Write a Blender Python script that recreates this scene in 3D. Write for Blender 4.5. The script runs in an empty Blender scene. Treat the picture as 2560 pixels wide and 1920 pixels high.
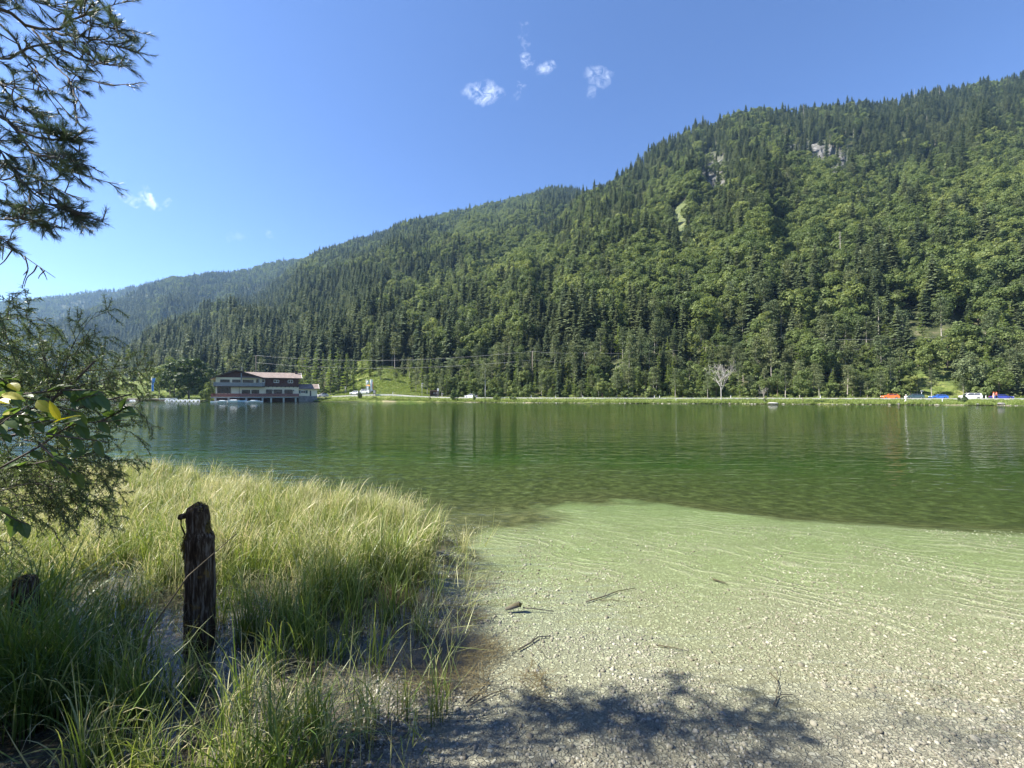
import bpy, math, random
import numpy as np
from mathutils import Vector, Matrix

SC = bpy.context.scene
COL = SC.collection
random.seed(7)
RNG = np.random.default_rng(11)

# ------------------------------------------------------------------ camera
F = 1018.0          # focal length in photo pixels (photo 2560 wide)
HZ = 988.0          # horizon row of the photo
EYE = 2.2           # eye height above the lake surface
cam_d = bpy.data.cameras.new("camera")
cam = bpy.data.objects.new("camera", cam_d); COL.objects.link(cam)
cam.location = (0, 0, EYE); cam.rotation_euler = (math.radians(90), 0, 0)
cam_d.sensor_width = 36; cam_d.lens = F / 2560 * 36
cam_d.shift_y = (HZ - 960) / 2560
cam_d.clip_start = 0.05; cam_d.clip_end = 9000
SC.camera = cam

# ------------------------------------------------------------------ light
SUN_EL = math.radians(46)
SUN_AZ = math.radians(-96)       # from +Y (view) towards +X; so the sun stands to the left
sdir = Vector((math.sin(SUN_AZ) * math.cos(SUN_EL), math.cos(SUN_AZ) * math.cos(SUN_EL), math.sin(SUN_EL)))
sun_d = bpy.data.lights.new("sun", 'SUN'); sun_d.energy = 5.0; sun_d.angle = math.radians(0.53)
sun_d.color = (1.0, 0.94, 0.84)
sun = bpy.data.objects.new("sun", sun_d); COL.objects.link(sun)
sun.rotation_euler = sdir.to_track_quat('Z', 'Y').to_euler()
sun.location = (-60, 0, 80)

SC.view_settings.view_transform = 'Standard'; SC.view_settings.look = 'None'
SC.view_settings.gamma = 1; SC.view_settings.use_curve_mapping = False
SC.view_settings.exposure = 1.68
SC.render.engine = 'CYCLES'
SC.cycles.max_bounces = 10; SC.cycles.diffuse_bounces = 3; SC.cycles.glossy_bounces = 3
SC.cycles.transmission_bounces = 4; SC.cycles.transparent_max_bounces = 12; SC.cycles.volume_bounces = 0
SC.cycles.use_denoising = True
SC.cycles.caustics_reflective = False; SC.cycles.caustics_refractive = False
SC.cycles.sample_clamp_indirect = 6

world = bpy.data.worlds.new("World"); SC.world = world; world.use_nodes = True
def nd(nt, typ, **kw):
    n = nt.nodes.new(typ)
    for k, v in kw.items(): setattr(n, k, v)
    return n
def mth(nt, op, a, b=None, c=None, clamp=False):
    n = nt.nodes.new('ShaderNodeMath'); n.operation = op; n.use_clamp = clamp
    for i, v in enumerate((a, b, c)):
        if v is None: continue
        if isinstance(v, (int, float)): n.inputs[i].default_value = v
        else: nt.links.new(v, n.inputs[i])
    return n.outputs[0]
nt = world.node_tree; nt.nodes.clear()
out = nd(nt, 'ShaderNodeOutputWorld'); bg = nd(nt, 'ShaderNodeBackground'); bg.inputs['Strength'].default_value = 0.075
sky = nd(nt, 'ShaderNodeTexSky', sky_type='NISHITA', sun_disc=False, sun_elevation=SUN_EL, sun_rotation=SUN_AZ % (2 * math.pi))
sky.altitude = 700; sky.air_density = 1.0; sky.dust_density = 0.3; sky.ozone_density = 3.5
tc = nd(nt, 'ShaderNodeTexCoord'); sep = nd(nt, 'ShaderNodeSeparateXYZ'); nt.links.new(tc.outputs['Generated'], sep.inputs[0])
yy = mth(nt, 'MAXIMUM', sep.outputs[1], 0.02)
tx = mth(nt, 'DIVIDE', sep.outputs[0], yy); tz = mth(nt, 'DIVIDE', sep.outputs[2], yy)
cmb = nd(nt, 'ShaderNodeCombineXYZ'); nt.links.new(tx, cmb.inputs[0]); nt.links.new(tz, cmb.inputs[1])
noi = nd(nt, 'ShaderNodeTexNoise'); noi.inputs['Scale'].default_value = 48; noi.inputs['Detail'].default_value = 6
noi.inputs['Roughness'].default_value = 0.62; noi.inputs['Distortion'].default_value = 0.6
nt.links.new(cmb.outputs[0], noi.inputs['Vector'])
wn = nd(nt, 'ShaderNodeTexNoise'); wn.inputs['Scale'].default_value = 26; wn.inputs['Detail'].default_value = 4; nt.links.new(cmb.outputs[0], wn.inputs['Vector'])
wsp = nd(nt, 'ShaderNodeSeparateColor'); nt.links.new(wn.outputs['Color'], wsp.inputs[0])
wx = mth(nt, 'ADD', tx, mth(nt, 'MULTIPLY', mth(nt, 'SUBTRACT', wsp.outputs[0], .5), .055)); wz = mth(nt, 'ADD', tz, mth(nt, 'MULTIPLY', mth(nt, 'SUBTRACT', wsp.outputs[1], .5), .055))
# each cloud: photo column, row, half width, half height, tilt (deg), strength
CLOUDS = [(1205, 232, 46, 30, 0, .95), (1318, 152, 14, 18, -25, .75), (1362, 172, 27, 17, 20, .8), (1304, 210, 12, 17, 25, .6),
          (1492, 186, 30, 24, -15, .55), (1474, 232, 15, 22, 15, .38), (1508, 200, 26, 13, 30, .5), (1310, 98, 10, 34, 5, .36), (1316, 62, 13, 9, 0, .3),
          (376, 502, 32, 15, -28, 1.15), (330, 498, 30, 9, -22, .5), (418, 502, 9, 9, -40, .45), (366, 474, 10, 8, -40, .3), (672, 586, 11, 10, -20, .4), (590, 590, 26, 16, -30, .2),
          (1292, 232, 9, 8, 0, .25)]
acc = None
for (cx, cy, hw, hh, tilt, st) in CLOUDS:
    a = math.radians(tilt); ca, sa = math.cos(a), math.sin(a)
    dx = mth(nt, 'SUBTRACT', wx, (cx - 1280) / F); dz = mth(nt, 'SUBTRACT', wz, (HZ - cy) / F)
    u = mth(nt, 'ADD', mth(nt, 'MULTIPLY', dx, ca * F / hw), mth(nt, 'MULTIPLY', dz, sa * F / hw))
    v = mth(nt, 'ADD', mth(nt, 'MULTIPLY', dx, -sa * F / hh), mth(nt, 'MULTIPLY', dz, ca * F / hh))
    r2 = mth(nt, 'ADD', mth(nt, 'MULTIPLY', u, u), mth(nt, 'MULTIPLY', v, v))
    m = mth(nt, 'MULTIPLY', mth(nt, 'MAXIMUM', mth(nt, 'SUBTRACT', 1.3, r2), 0.0), st)
    acc = m if acc is None else mth(nt, 'MAXIMUM', acc, m)
nz = mth(nt, 'MULTIPLY', mth(nt, 'SUBTRACT', noi.outputs['Fac'], 0.40), 3.0, clamp=True)
cl = mth(nt, 'MULTIPLY', acc, nz, clamp=True)
cl = mth(nt, 'MULTIPLY', cl, 0.60)
cl = mth(nt, 'MULTIPLY', cl, mth(nt, 'GREATER_THAN', sep.outputs[1], 0.03))
mix = nd(nt, 'ShaderNodeMixRGB'); nt.links.new(cl, mix.inputs[0])
hsv = nd(nt, 'ShaderNodeHueSaturation'); hsv.inputs['Hue'].default_value = 0.510; hsv.inputs['Saturation'].default_value = 1.12
nt.links.new(sky.outputs[0], hsv.inputs['Color'])
nt.links.new(hsv.outputs[0], mix.inputs[1]); mix.inputs[2].default_value = (7.0, 7.6, 8.4, 1)
nt.links.new(mix.outputs[0], bg.inputs['Color']); nt.links.new(bg.outputs[0], out.inputs['Surface'])

# ------------------------------------------------------------------ helpers
def P(x, y, Y):
    """photo pixel + distance -> point"""
    return np.array([(x - 1280) / F * Y, Y, EYE + (HZ - y) / F * Y])
def tx_(x): return (x - 1280) / F

def lattice(n, seed): return np.random.default_rng(seed).random((n, n))
_L = {}
def vnoise(x, y, scale, seed=0):
    if seed not in _L: _L[seed] = lattice(256, seed + 100)
    g = _L[seed]; x = np.asarray(x, float) / scale + 1000.3; y = np.asarray(y, float) / scale + 1000.7
    xi = np.floor(x).astype(int); yi = np.floor(y).astype(int); fx = x - xi; fy = y - yi
    fx = fx * fx * (3 - 2 * fx); fy = fy * fy * (3 - 2 * fy)
    a = g[xi % 256, yi % 256]; b = g[(xi + 1) % 256, yi % 256]; c = g[xi % 256, (yi + 1) % 256]; d = g[(xi + 1) % 256, (yi + 1) % 256]
    return (a * (1 - fx) + b * fx) * (1 - fy) + (c * (1 - fx) + d * fx) * fy
def fbm(x, y, scale, seed=0, o=4):
    s = 0; a = 1; t = 0
    for i in range(o):
        s = s + a * vnoise(x, y, scale / 2 ** i, seed + i); t += a; a *= .5
    return s / t

class MB:
    """collects polygons; build() links them as ONE mesh object"""
    def __init__(s): s.v = []; s.f = []; s.m = []; s.n = 0; s.sm = []
    def add(s, v, f, mi=0, smooth=False):
        v = np.asarray(v, float).reshape(-1, 3); s.v.append(v)
        for q in f: s.f.append(tuple(int(i) + s.n for i in q)); s.m.append(mi); s.sm.append(smooth)
        s.n += len(v); return s
    def box(s, c, d, rz=0, mi=0, taper=1.0):
        hx, hy, hz = d[0] / 2, d[1] / 2, d[2] / 2
        v = np.array([(-hx, -hy, -hz), (hx, -hy, -hz), (hx, hy, -hz), (-hx, hy, -hz), (-hx * taper, -hy * taper, hz), (hx * taper, -hy * taper, hz), (hx * taper, hy * taper, hz), (-hx * taper, hy * taper, hz)])
        if rz:
            ca, sa = math.cos(rz), math.sin(rz); v = np.stack([v[:, 0] * ca - v[:, 1] * sa, v[:, 0] * sa + v[:, 1] * ca, v[:, 2]], 1)
        v = v + np.asarray(c, float)
        return s.add(v, [(0, 3, 2, 1), (4, 5, 6, 7), (0, 1, 5, 4), (1, 2, 6, 5), (2, 3, 7, 6), (3, 0, 4, 7)], mi)
    def tube(s, pts, rad, n=6, mi=0, cap=True, smooth=True):
        pts = np.asarray(pts, float); k = len(pts)
        if np.isscalar(rad): rad = np.full(k, rad)
        d = np.gradient(pts, axis=0); d /= np.linalg.norm(d, axis=1)[:, None] + 1e-9
        ref = np.array([0.13, 0.21, 1.0]); 
        if abs(d[0] @ (ref / np.linalg.norm(ref))) > .93: ref = np.array([1.0, .1, 0])
        u = np.cross(d, ref); u /= np.linalg.norm(u, axis=1)[:, None] + 1e-9; w = np.cross(d, u)
        a = np.arange(n) / n * 2 * math.pi
        v = pts[:, None] + (u[:, None] * np.cos(a)[None, :, None] + w[:, None] * np.sin(a)[None, :, None]) * np.asarray(rad)[:, None, None]
        f = [(i * n + j, i * n + (j + 1) % n, (i + 1) * n + (j + 1) % n, (i + 1) * n + j) for i in range(k - 1) for j in range(n)]
        if cap: f += [tuple(range(n))[::-1], tuple((k - 1) * n + j for j in range(n))]
        return s.add(v.reshape(-1, 3), f, mi, smooth)
    def prism(s, poly, axis, a0, a1, mi=0):
        """poly: list of 2D points in the plane across `axis` ('x','y','z'), extruded a0..a1"""
        poly = list(poly); n = len(poly)
        def mk(p, a):
            if axis == 'x': return (a, p[0], p[1])
            if axis == 'y': return (p[0], a, p[1])
            return (p[0], p[1], a)
        v = [mk(p, a0) for p in poly] + [mk(p, a1) for p in poly]
        f = [tuple(range(n)), tuple(range(2 * n - 1, n - 1, -1))] + [(i, i + n, (i + 1) % n + n, (i + 1) % n) for i in range(n)]
        return s.add(v, f, mi)
    def mesh(s, name, origin=(0, 0, 0), rz=0):
        me = bpy.data.meshes.new(name)
        v = np.concatenate(s.v) - np.asarray(origin, float)
        me.from_pydata(v.tolist(), [], s.f)
        me.polygons.foreach_set('material_index', s.m); me.polygons.foreach_set('use_smooth', s.sm)
        me.update(); return me
    def build(s, name, mat, parent=None, origin=(0, 0, 0), fixn=False):
        me = s.mesh(name, origin)
        if fixn:
            import bmesh
            b = bmesh.new(); b.from_mesh(me); bmesh.ops.recalc_face_normals(b, faces=b.faces[:]); b.to_mesh(me); b.free()
        for m in (mat if isinstance(mat, (list, tuple)) else [mat]): me.materials.append(m)
        o = bpy.data.objects.new(name, me); COL.objects.link(o)
        if parent is not None: o.parent = parent
        return o
def quads_mesh(name, V, mats, mi=None, attrs=None):
    """V (n,4,3) -> fast mesh of separate quads"""
    V = np.asarray(V, np.float32); n = len(V)
    me = bpy.data.meshes.new(name); me.vertices.add(n * 4); me.loops.add(n * 4); me.polygons.add(n)
    me.vertices.foreach_set('co', V.reshape(-1)); me.loops.foreach_set('vertex_index', np.arange(n * 4, dtype=np.int32))
    me.polygons.foreach_set('loop_start', np.arange(0, n * 4, 4, dtype=np.int32)); me.polygons.foreach_set('loop_total', np.full(n, 4, np.int32))
    if mi is not None: me.polygons.foreach_set('material_index', np.asarray(mi, np.int32))
    for m in mats: me.materials.append(m)
    for k, a in (attrs or {}).items():
        at = me.attributes.new(k, 'FLOAT', 'FACE'); at.data.foreach_set('value', np.asarray(a, np.float32))
    me.update(); me.validate(); return me
def grid_mesh(name, V, mats, attrs=None, smooth=True):
    """V (r,c,3) -> quad grid"""
    r, c = V.shape[:2]; me = bpy.data.meshes.new(name)
    i = np.arange(r * c).reshape(r, c); q = np.stack([i[:-1, :-1], i[:-1, 1:], i[1:, 1:], i[1:, :-1]], -1).reshape(-1, 4)
    me.vertices.add(r * c); me.vertices.foreach_set('co', V.astype(np.float32).reshape(-1))
    me.loops.add(len(q) * 4); me.loops.foreach_set('vertex_index', q.reshape(-1).astype(np.int32))
    me.polygons.add(len(q)); me.polygons.foreach_set('loop_start', np.arange(0, len(q) * 4, 4, dtype=np.int32)); me.polygons.foreach_set('loop_total', np.full(len(q), 4, np.int32))
    me.polygons.foreach_set('use_smooth', np.full(len(q), smooth))
    for m in mats: me.materials.append(m)
    for k, a in (attrs or {}).items():
        at = me.attributes.new(k, 'FLOAT', 'POINT'); at.data.foreach_set('value', np.asarray(a, np.float32).reshape(-1))
    me.update(); me.validate(); return me
def link(name, me, parent=None):
    o = bpy.data.objects.new(name, me); COL.objects.link(o)
    if parent is not None: o.parent = parent
    return o
def tag(o, label=None, cat=None, group=None, kind=None):
    if label: o['label'] = label
    if cat: o['category'] = cat
    if group: o['group'] = group
    if kind: o['kind'] = kind
    return o
def thing(name, label, cat, loc=(0, 0, 0), rz=0, group=None):
    o = bpy.data.objects.new(name, None); COL.objects.link(o); o.location = tuple(float(a) for a in loc); o.rotation_euler = (0, 0, rz)
    o.empty_display_size = .2
    return tag(o, label, cat, group)

# ------------------------------------------------------------------ materials
def base_mat(name):
    m = bpy.data.materials.new(name); m.use_nodes = True; return m, m.node_tree, m.node_tree.nodes['Principled BSDF']
def plain(name, col, rough=.6, noise=0.12, scale=3.0, metallic=0, spec=.4, coat=0):
    m, t, b = base_mat(name)
    tcn = nd(t, 'ShaderNodeTexCoord'); n = nd(t, 'ShaderNodeTexNoise'); n.inputs['Scale'].default_value = scale; n.inputs['Detail'].default_value = 5
    t.links.new(tcn.outputs['Object'], n.inputs['Vector'])
    r = nd(t, 'ShaderNodeValToRGB'); r.color_ramp.elements[0].position = .3; r.color_ramp.elements[1].position = .7
    c = np.array(col); r.color_ramp.elements[0].color = (*np.clip(c * (1 - noise), 0, 1), 1); r.color_ramp.elements[1].color = (*np.clip(c * (1 + noise), 0, 1), 1)
    t.links.new(n.outputs['Fac'], r.inputs[0]); t.links.new(r.outputs[0], b.inputs['Base Color'])
    b.inputs['Roughness'].default_value = rough; b.inputs['Metallic'].default_value = metallic; b.inputs['Specular IOR Level'].default_value = spec
    b.inputs['Coat Weight'].default_value = coat
    return m
def leaf_mat(name, stops, trans=.3, rough=.55, nscale=.25, attr=None, spec=.25):
    """foliage: per-plant random + clump noise through a colour ramp"""
    m, t, b = base_mat(name); t.nodes.remove(b); o = t.nodes['Material Output']
    oi = nd(t, 'ShaderNodeObjectInfo'); geo = nd(t, 'ShaderNodeNewGeometry')
    n = nd(t, 'ShaderNodeTexNoise'); n.inputs['Scale'].default_value = nscale; n.inputs['Detail'].default_value = 3
    t.links.new(geo.outputs['Position'], n.inputs['Vector'])
    if attr:
        at = nd(t, 'ShaderNodeAttribute', attribute_name=attr); base = at.outputs['Fac']
        fac = mth(t, 'ADD', mth(t, 'MULTIPLY', base, .72), mth(t, 'MULTIPLY', n.outputs['Fac'], .28))
    else:
        fac = mth(t, 'ADD', mth(t, 'MULTIPLY', oi.outputs['Random'], .62), mth(t, 'MULTIPLY', mth(t, 'SUBTRACT', mth(t, 'MULTIPLY', n.outputs['Fac'], 2.2), .6), .38), clamp=True)
    r = nd(t, 'ShaderNodeValToRGB'); e = r.color_ramp.elements
    for i, (p, c) in enumerate(stops):
        el = e[i] if i < 2 else e.new(p)
        el.position = p; el.color = (*c, 1)
    t.links.new(fac, r.inputs[0])
    d = nd(t, 'ShaderNodeBsdfPrincipled'); d.inputs['Roughness'].default_value = rough; d.inputs['Specular IOR Level'].default_value = spec
    tr = nd(t, 'ShaderNodeBsdfTranslucent'); hs = nd(t, 'ShaderNodeHueSaturation'); hs.inputs['Hue'].default_value = .485; hs.inputs['Saturation'].default_value = 1.15; hs.inputs['Value'].default_value = 1.5
    t.links.new(r.outputs[0], d.inputs['Base Color']); t.links.new(r.outputs[0], hs.inputs['Color']); t.links.new(hs.outputs[0], tr.inputs['Color'])
    mx = nd(t, 'ShaderNodeMixShader'); mx.inputs[0].default_value = trans
    t.links.new(d.outputs[0], mx.inputs[1]); t.links.new(tr.outputs[0], mx.inputs[2]); t.links.new(mx.outputs[0], o.inputs['Surface'])
    return m
M = {}
M['spruce'] = leaf_mat('spruce_needles', [(0, (.055, .082, .044)), (.5, (.090, .118, .060)), (1, (.135, .158, .078))], .24)
M['pine'] = leaf_mat('pine_needles', [(0, (.070, .100, .048)), (.5, (.110, .140, .062)), (1, (.17, .19, .085))], .25)
M['larch'] = leaf_mat('larch_needles', [(0, (.10, .15, .04)), (1, (.16, .21, .055))], .35)
M['beech'] = leaf_mat('beech_leaves', [(0, (.068, .100, .036)), (.4, (.105, .145, .046)), (.78, (.150, .188, .058)), (.94, (.22, .25, .072)), (1, (.19, .18, .10))], .40)
M['bush'] = leaf_mat('shrub_leaves', [(0, (.075, .115, .035)), (1, (.18, .22, .07))], .3)
M['dark_leaf'] = leaf_mat('dark_leaves', [(0, (.040, .070, .022)), (1, (.075, .110, .030))], .25)
M['bark'] = plain('bark', (.13, .10, .08), .9, .4, 2.5)
M['grey_bark'] = plain('pale_bark', (.34, .31, .27), .85, .3, 1.5)
M['white_bark'] = plain('bleached_bark', (.46, .43, .39), .8, .2, 1.5)
# ------------------------------------------------------------------ terrain profile (columns of the photo, distances in metres)
def ip(x, tab, k=1):
    tab = sorted(tab); return np.interp(x, [r[0] for r in tab], [r[k] for r in tab])
SHORE = [(-900, 190), (-300, 176), (0, 170), (200, 165), (400, 152), (530, 145), (640, 147), (750, 149), (800, 139), (1000, 134), (1280, 121), (1500, 112), (2000, 100), (2225, 94), (2560, 86), (2900, 80), (3500, 74)]
ROAD_OFF = [(-900, 24), (400, 22), (700, 17), (900, 11), (1500, 9.5), (3500, 9)]
def shore(x): return ip(x, SHORE)
def road0(x): return shore(x) + ip(x, ROAD_OFF)
def foot(x): return 3 + road0(x) + ip(x, [(-900, 90), (0, 80), (330, 60), (480, 26), (800, 26), (900, 20), (1080, 14), (1200, 13), (3500, 13)])
# crest: column, row, distance, tree height allowance
CR_C = [(700, 1000, 190), (820, 985, 200), (900, 950, 235), (1000, 890, 270), (1100, 810, 310), (1200, 700, 350), (1300, 610, 430), (1400, 540, 500), (1450, 492, 540), (1527, 452, 590), (1600, 396, 610), (1640, 356, 620), (1736, 309, 620), (1850, 273, 620), (2000, 265, 640), (2200, 249, 660), (2400, 215, 680), (2560, 187, 700), (2800, 150, 720), (3500, 110, 760)]
CR_B = [(100, 1040, 330), (200, 985, 360), (250, 935, 420), (310, 880, 500), (380, 835, 620), (452, 797, 750), (560, 762, 860), (632, 739, 950), (700, 690, 1050), (787, 632, 1120), (900, 592, 1150), (1000, 563, 1150), (1085, 540, 1150), (1150, 522, 1150), (1200, 511, 1150), (1290, 490, 1150), (1380, 471, 1150), (1420, 474, 1150), (1500, 484, 1150), (1700, 540, 1150), (2100, 640, 1150), (3500, 800, 1150)]
CR_2 = [(-900, 960, 900), (-200, 890, 950), (0, 855, 1000), (113, 815, 1100), (181, 788, 1250), (271, 757, 1400), (362, 709, 1550), (430, 689, 1600), (520, 684, 1650), (610, 669, 1700), (700, 648, 1700), (768, 639, 1700), (900, 610, 1700), (1300, 560, 1700), (3500, 800, 1700)]
CR_3 = [(-900, 790, 2300), (-200, 765, 2300), (0, 752, 2300), (90, 739, 2300), (194, 728, 2300), (294, 719, 2300), (393, 697, 2300), (500, 700, 2300), (900, 720, 2300), (3500, 900, 2300)]
def layer(x, D, cr, f, th, n0, gul):
    """height of one ridge at column x and distance D"""
    yc = ip(x, cr, 1); Dc = ip(x, cr, 2)
    H = np.maximum((HZ - yc) / F * Dc - th, 0)
    s = np.clip((D - f) / np.maximum(Dc - f, 10), 0, None)
    X = tx_(x) * D
    prof = np.where(s <= 1, s ** 1.06, np.maximum(1 - (s - 1) * 1.5, -.2))
    z = H * prof
    env = np.clip(s, 0, 1) * np.clip(1.05 - s, 0, 1) * 4
    z = z + env * np.minimum(gul, H * .25) * (fbm(x, D, 95, n0, 3) - .5 + .8 * (vnoise(x, D * .35, 60, n0 + 5) - .5))
    return z, s
def ground(x, D):
    x = np.asarray(x, float); D = np.asarray(D, float)
    sh = shore(x); r0 = road0(x); ft = foot(x)
    X = tx_(x) * D
    # bank, road shelf, valley floor
    b = np.where(D < sh, -1.2 - (sh - D) * .6, 0)
    u = np.clip((D - sh) / 1.6, 0, 1)
    bank = .05 + u * (.40 + .3 * (vnoise(X, D, 5, 60) - .5) * np.clip(1 - (D - sh - 2) / 4, 0, 1)) + np.clip((D - sh - 1.6) / np.maximum(r0 - sh - 2.2, 1), 0, 1) * .72
    z = np.where(D < sh, -.55 * (sh - D) - .1, bank)
    past = np.clip(D - r0 - 8, 0, None)
    z = z + np.minimum(past, 60) * .012 + np.clip(past - 2, 0, 1.0) * (vnoise(X, D, 7, 61) * .5) * (D > r0 + 8)
    zc, s1 = layer(x, D, CR_C, ft, 15, 1, 28)
    zb, s2 = layer(x, D, CR_B, ft + 8, 16, 11, 42)
    z2, s3 = layer(x, D, CR_2, 560., 17, 21, 60)
    z3, s4 = layer(x, D, CR_3, 1000., 17, 31, 60)
    # meadow hill behind the left end of the chalet and right of it
    mead = 13.5 * np.exp(-((x - 965) / 110.) ** 2 - ((D - 208) / 38.) ** 2) * (.82 + .36 * fbm(X, D, 16, 66, 3)) + 9 * np.exp(-((x - 330) / 160.) ** 2 - ((D - 290) / 60.) ** 2)
    m = np.maximum.reduce([np.where(D > ft, zc, 0), np.where(D > ft + 8, zb, 0), np.where(D > 560, z2, 0), np.where(D > 1000, z3, 0), mead])
    return z + np.maximum(m, 0)

# clearings in the forest: column, row, half w, half h, tilt, grass, rock
CLEAR = [(2040, 385, 95, 34, -10, 0, 1), (2090, 430, 34, 32, 0, 0, 1), (1790, 430, 40, 50, 10, 0, .8), (2160, 395, 30, 16, -20, 0, .9), (1930, 470, 20, 24, 0, .2, .8), (2350, 455, 50, 75, 20, 1, .1), (2385, 430, 22, 22, 0, 1, 0),
         (1702, 545, 24, 52, -15, 1, .3), (1728, 605, 22, 46, -10, 1, .2), (1712, 650, 20, 20, 0, 1, .2), (1650, 600, 10, 14, 0, 1, .3), (1915, 535, 14, 12, 0, .5, .6),
         (2228, 610, 16, 12, 0, .6, .5), (1480, 760, 18, 8, 0, .5, .5), (1100, 930, 30, 9, 0, .6, .4), (1215, 905, 22, 10, 0, .3, .8), (1540, 900, 30, 14, 0, .5, .6),
         (1300, 915, 26, 12, 0, .6, .5), (2330, 925, 72, 36, -6, 1, .1), (2300, 965, 40, 12, 0, .6, .5), (2450, 600, 14, 10, 0, .4, .6), (2010, 610, 10, 8, 0, .5, .5),
         (960, 945, 92, 42, -12, 1, 0), (890, 915, 30, 30, 20, 1, 0), (1010, 965, 70, 26, 0, 1, 0), (350, 955, 120, 32, 0, 1, 0), (200, 955, 150, 38, 0, 1, 0), (660, 928, 60, 8, 0, .8, 0)]
def clear_at(px, py):
    g = np.zeros(np.shape(px)); r = np.zeros(np.shape(px)); c = np.zeros(np.shape(px))
    for (cx, cy, hw, hh, tl, gg, rr) in CLEAR:
        a = math.radians(tl); dx = px - cx; dy = -(py - cy)
        u = (dx * math.cos(a) + dy * math.sin(a)) / hw; v = (-dx * math.sin(a) + dy * math.cos(a)) / hh
        m = np.clip(1.5 - (u * u + v * v), 0, 1)
        c = np.maximum(c, m); g = np.maximum(g, m * gg); r = np.maximum(r, m * rr)
    return c, g, r

def ramp_mat_land():
    m, t, b = base_mat('hillside_ground')
    geo = nd(t, 'ShaderNodeNewGeometry')
    def noise(sc, det=5, vec=None, rough=.55):
        n = nd(t, 'ShaderNodeTexNoise'); n.inputs['Scale'].default_value = sc; n.inputs['Detail'].default_value = det; n.inputs['Roughness'].default_value = rough
        t.links.new(vec or geo.outputs['Position'], n.inputs['Vector']); return n.outputs['Fac']
    def ramp(f, stops):
        r = nd(t, 'ShaderNodeValToRGB')
        for i, (p, c) in enumerate(stops):
            el = r.color_ramp.elements[i] if i < 2 else r.color_ramp.elements.new(p)
            el.position = p; el.color = (*c, 1)
        t.links.new(f, r.inputs[0]); return r.outputs[0]
    def mix(f, a, bb):
        x = nd(t, 'ShaderNodeMixRGB'); t.links.new(f, x.inputs[0]); t.links.new(a, x.inputs[1]); t.links.new(bb, x.inputs[2]); return x.outputs[0]
    forest = ramp(noise(.35), [(.35, (.030, .040, .018)), (.55, (.06, .07, .03)), (.7, (.13, .12, .075))])
    grass = ramp(noise(.22, 8), [(.3, (.075, .11, .032)), (.5, (.125, .165, .045)), (.66, (.22, .235, .09))])
    gm = nd(t, 'ShaderNodeMixRGB', blend_type='MULTIPLY'); gm.inputs[0].default_value = 1; t.links.new(grass, gm.inputs[1]); t.links.new(ramp(noise(1.1, 6, rough=.7), [(.4, (.50, .55, .50)), (.58, (1.15, 1.1, 1.05))]), gm.inputs[2]); grass = gm.outputs[0]
    rock = ramp(noise(.16, 8, rough=.7), [(.38, (.05, .05, .048)), (.52, (.125, .123, .118)), (.70, (.27, .265, .255))])
    soil = ramp(noise(.6, 6), [(.35, (.20, .17, .11)), (.65, (.36, .31, .22))])
    ag = nd(t, 'ShaderNodeAttribute', attribute_name='grass'); ar = nd(t, 'ShaderNodeAttribute', attribute_name='rock'); asl = nd(t, 'ShaderNodeAttribute', attribute_name='soil')
    n2 = noise(.5, 4)
    c = mix(mth(t, 'MULTIPLY', ag.outputs['Fac'], mth(t, 'ADD', n2, .55), clamp=True), forest, grass)
    c = mix(mth(t, 'MULTIPLY', ar.outputs['Fac'], mth(t, 'MULTIPLY', noise(.3, 4), 2.0), clamp=True), c, rock)
    c = mix(mth(t, 'MULTIPLY', asl.outputs['Fac'], mth(t, 'MULTIPLY', noise(.9, 4), 1.7), clamp=True), c, soil)
    t.links.new(c, b.inputs['Base Color']); b.inputs['Roughness'].default_value = .95; b.inputs['Specular IOR Level'].default_value = .1
    bp = nd(t, 'ShaderNodeBump'); bp.inputs['Strength'].default_value = .7; bp.inputs['Distance'].default_value = .5
    t.links.new(noise(1.6, 8, rough=.7), bp.inputs['Height']); t.links.new(bp.outputs[0], b.inputs['Normal'])
    return m
M['land'] = ramp_mat_land()
xs = np.linspace(-620, 3060, 560)
near = np.concatenate([np.array([-8, -4, -2, -1, -.4, 0, .4, .9, 1.6, 2.6, 4, 5.5, 7, 8.5, 10, 12, 14, 16, 18, 20, 23, 26, 30, 35, 40]), 40 + (np.linspace(0, 1, 260)[1:] ** 1.7) * 2500])
XX, NN = np.meshgrid(xs, near); DD = shore(XX) + NN
# wavy shoreline
DD = DD + np.where(NN < 6, (vnoise(XX, XX * 0, 40, 70) - .5) * 2.2 * np.clip(1 - NN / 6, 0, 1), 0)
ZZ = ground(XX, shore(XX) + NN)
PY = HZ - (ZZ + 4 - EYE) / DD * F
c_, g_, r_ = clear_at(XX, PY)
offs = NN
g_ = np.maximum(g_, np.where((offs < 60) & (offs > .2) & (DD < foot(XX) + 1), 1.0, 0))
soil_ = np.where((np.abs(offs) < .9), .8, 0) * (vnoise(XX, XX * 0, 35, 74) > .78) + np.where((DD > road0(XX) + 6.2) & (DD < road0(XX) + 11), .55, 0) * (vnoise(XX, DD, 60, 72) > .45)
V = np.stack([tx_(XX) * DD, DD, ZZ], -1)
r_ = r_ * (DD > 300) + np.where(DD <= 300, r_ * .4, 0)
rock_rel = np.where(r_ > .3, (fbm(XX * 1.3, PY * 1.3, 16, 80, 4) - .5) * 26, 0)
V[..., 1] += rock_rel * np.clip(r_, 0, 1)
land = link('hillside', grid_mesh('hillside', V, [M['land']], {'grass': g_, 'rock': r_, 'soil': soil_}))
tag(land, 'steep forested mountainside and grassy bank across the lake', kind='structure')

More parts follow.
